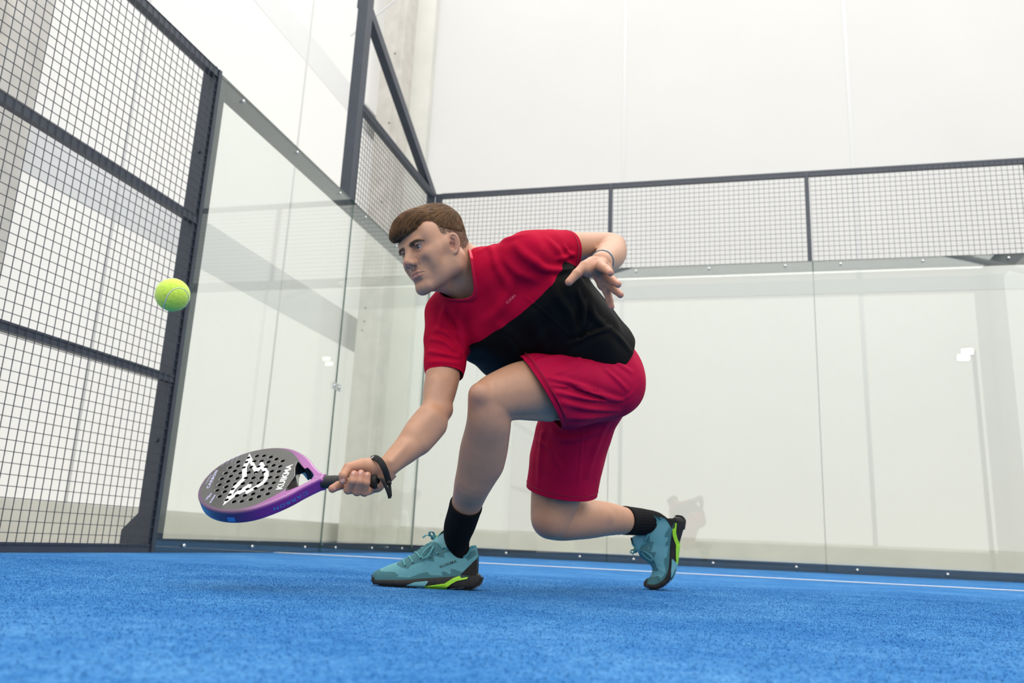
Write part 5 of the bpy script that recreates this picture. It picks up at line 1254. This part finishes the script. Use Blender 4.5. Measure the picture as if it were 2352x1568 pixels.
ribbon([ringp(893.5, 1106, 2.008), ringp(895.5, 1122, 2.0), ringp(897, 1140, 1.998)], .0038, .0014, RIGHT, 'wrist_strap')
v, f = sweep([at(891.5, 1104, 2.003), at(894.5, 1113, 2.001)], .0062, 10, flat=.7, ref=RIGHT); mobj('strap_slider', v, f, M['strap'], racket, True)
v, f = sweep([at(853, 1052, 2.020), at(859, 1048.5, 2.018)], .0035, 8, flat=.3, ref=wax); mobj('strap_label', v, f, M['white'], racket, True)
# ------------------------------------------------------------------ ball
M['felt'] = mat('yellow_felt', (0.47, 0.64, 0.07), 0.95, 0.10, 160, 0.5, 500, spec=0.1, sheen=0.35); M['ballseam'] = mat('ball_seam', (0.55, 0.60, 0.42), 0.8)
BC = at(396.5, 677, 1.63); BR = .0327
bm = bmesh.new(); bmesh.ops.create_icosphere(bm, subdivisions=5, radius=BR)
SEAM = []
for t in []:
    a_ = math.pi/2-(math.pi/2-.46)*math.cos(t); b_ = t/2+.46*math.sin(2*t)
    pass
A_, B_ = .75, .25
SEAM = np.array([[A_*math.cos(t)+B_*math.cos(3*t), A_*math.sin(t)-B_*math.sin(3*t), 2*math.sqrt(A_*B_)*math.sin(2*t)] for t in np.linspace(0, 2*math.pi, 160, endpoint=False)])
SEAM /= np.linalg.norm(SEAM, axis=1)[:, None]
Rb = RC.T @ rz(math.radians(-28)) @ rx(math.radians(64)) @ rz(math.radians(8))
SEAM = SEAM @ Rb.T
bv = np.array([v.co[:] for v in bm.verts]); nn_ = bv/BR; r2 = np.random.default_rng(5)
dmin = np.min(np.arccos(np.clip(nn_ @ SEAM.T, -1, 1)), axis=1)
bv = nn_*(BR+r2.normal(0, .00022, len(bv))-.0010*np.exp(-(dmin/.045)**4))[:, None]
ballo = mobj('padel_ball', bv+BC, [tuple(v.index for v in f.verts) for f in bm.faces], M['felt'], None, True, origin=BC); bm.free()
tag(ballo, 'bright yellow green padel ball in the air before the wire fence', 'ball')
v, f = closed_tube(SEAM*(BR-.0005)+BC, .0010, .0012, np.array([0, 0, 1.0]), 8); mobj('seam', v, f, M['ballseam'], ballo, True)
# ------------------------------------------------------------------ turf pile near the camera
def turf(n):
    r = np.random.default_rng(11); Z = np.sqrt(r.uniform(.45**2, 4.2**2, n)); lat = r.uniform(-.72, .72, n)*Z
    f2 = _n([FWD[0], FWD[1], 0]); r2_ = np.array([f2[1], -f2[0], 0]); P = np.array([CAM[0], CAM[1], 0])+Z[:, None]*f2+lat[:, None]*r2_
    ok = (P[:, 0] > .03) & (P[:, 1] < -.02); P = P[ok]; n = len(P); az = r.uniform(0, 6.283, n); w_ = r.uniform(.0007, .0016, n); h = r.uniform(.0012, .0034, n)*np.clip((4.4-Z[ok])/1.2, .25, 1); ln = r.normal(0, .0012, (n, 2))
    a = np.column_stack([np.cos(az)*w_, np.sin(az)*w_, np.zeros(n)]); base = P-[0, 0, .0025]
    V = np.stack([base-a, base+a, base+np.column_stack([ln, h])], 1).reshape(-1, 3); me = bpy.data.meshes.new('turf_pile')
    me.vertices.add(3*n); me.vertices.foreach_set('co', V.ravel()); me.loops.add(3*n); me.loops.foreach_set('vertex_index', np.arange(3*n, dtype=np.int32)); me.polygons.add(n); me.polygons.foreach_set('loop_start', np.arange(0, 3*n, 3, dtype=np.int32)); me.update(calc_edges=True)
    me.materials.append(M['fibre']); o = bpy.data.objects.new('turf_pile', me); C.objects.link(o); tag(o, 'short blue artificial turf fibres covering the court floor', 'turf', kind='stuff')
turf(300000)
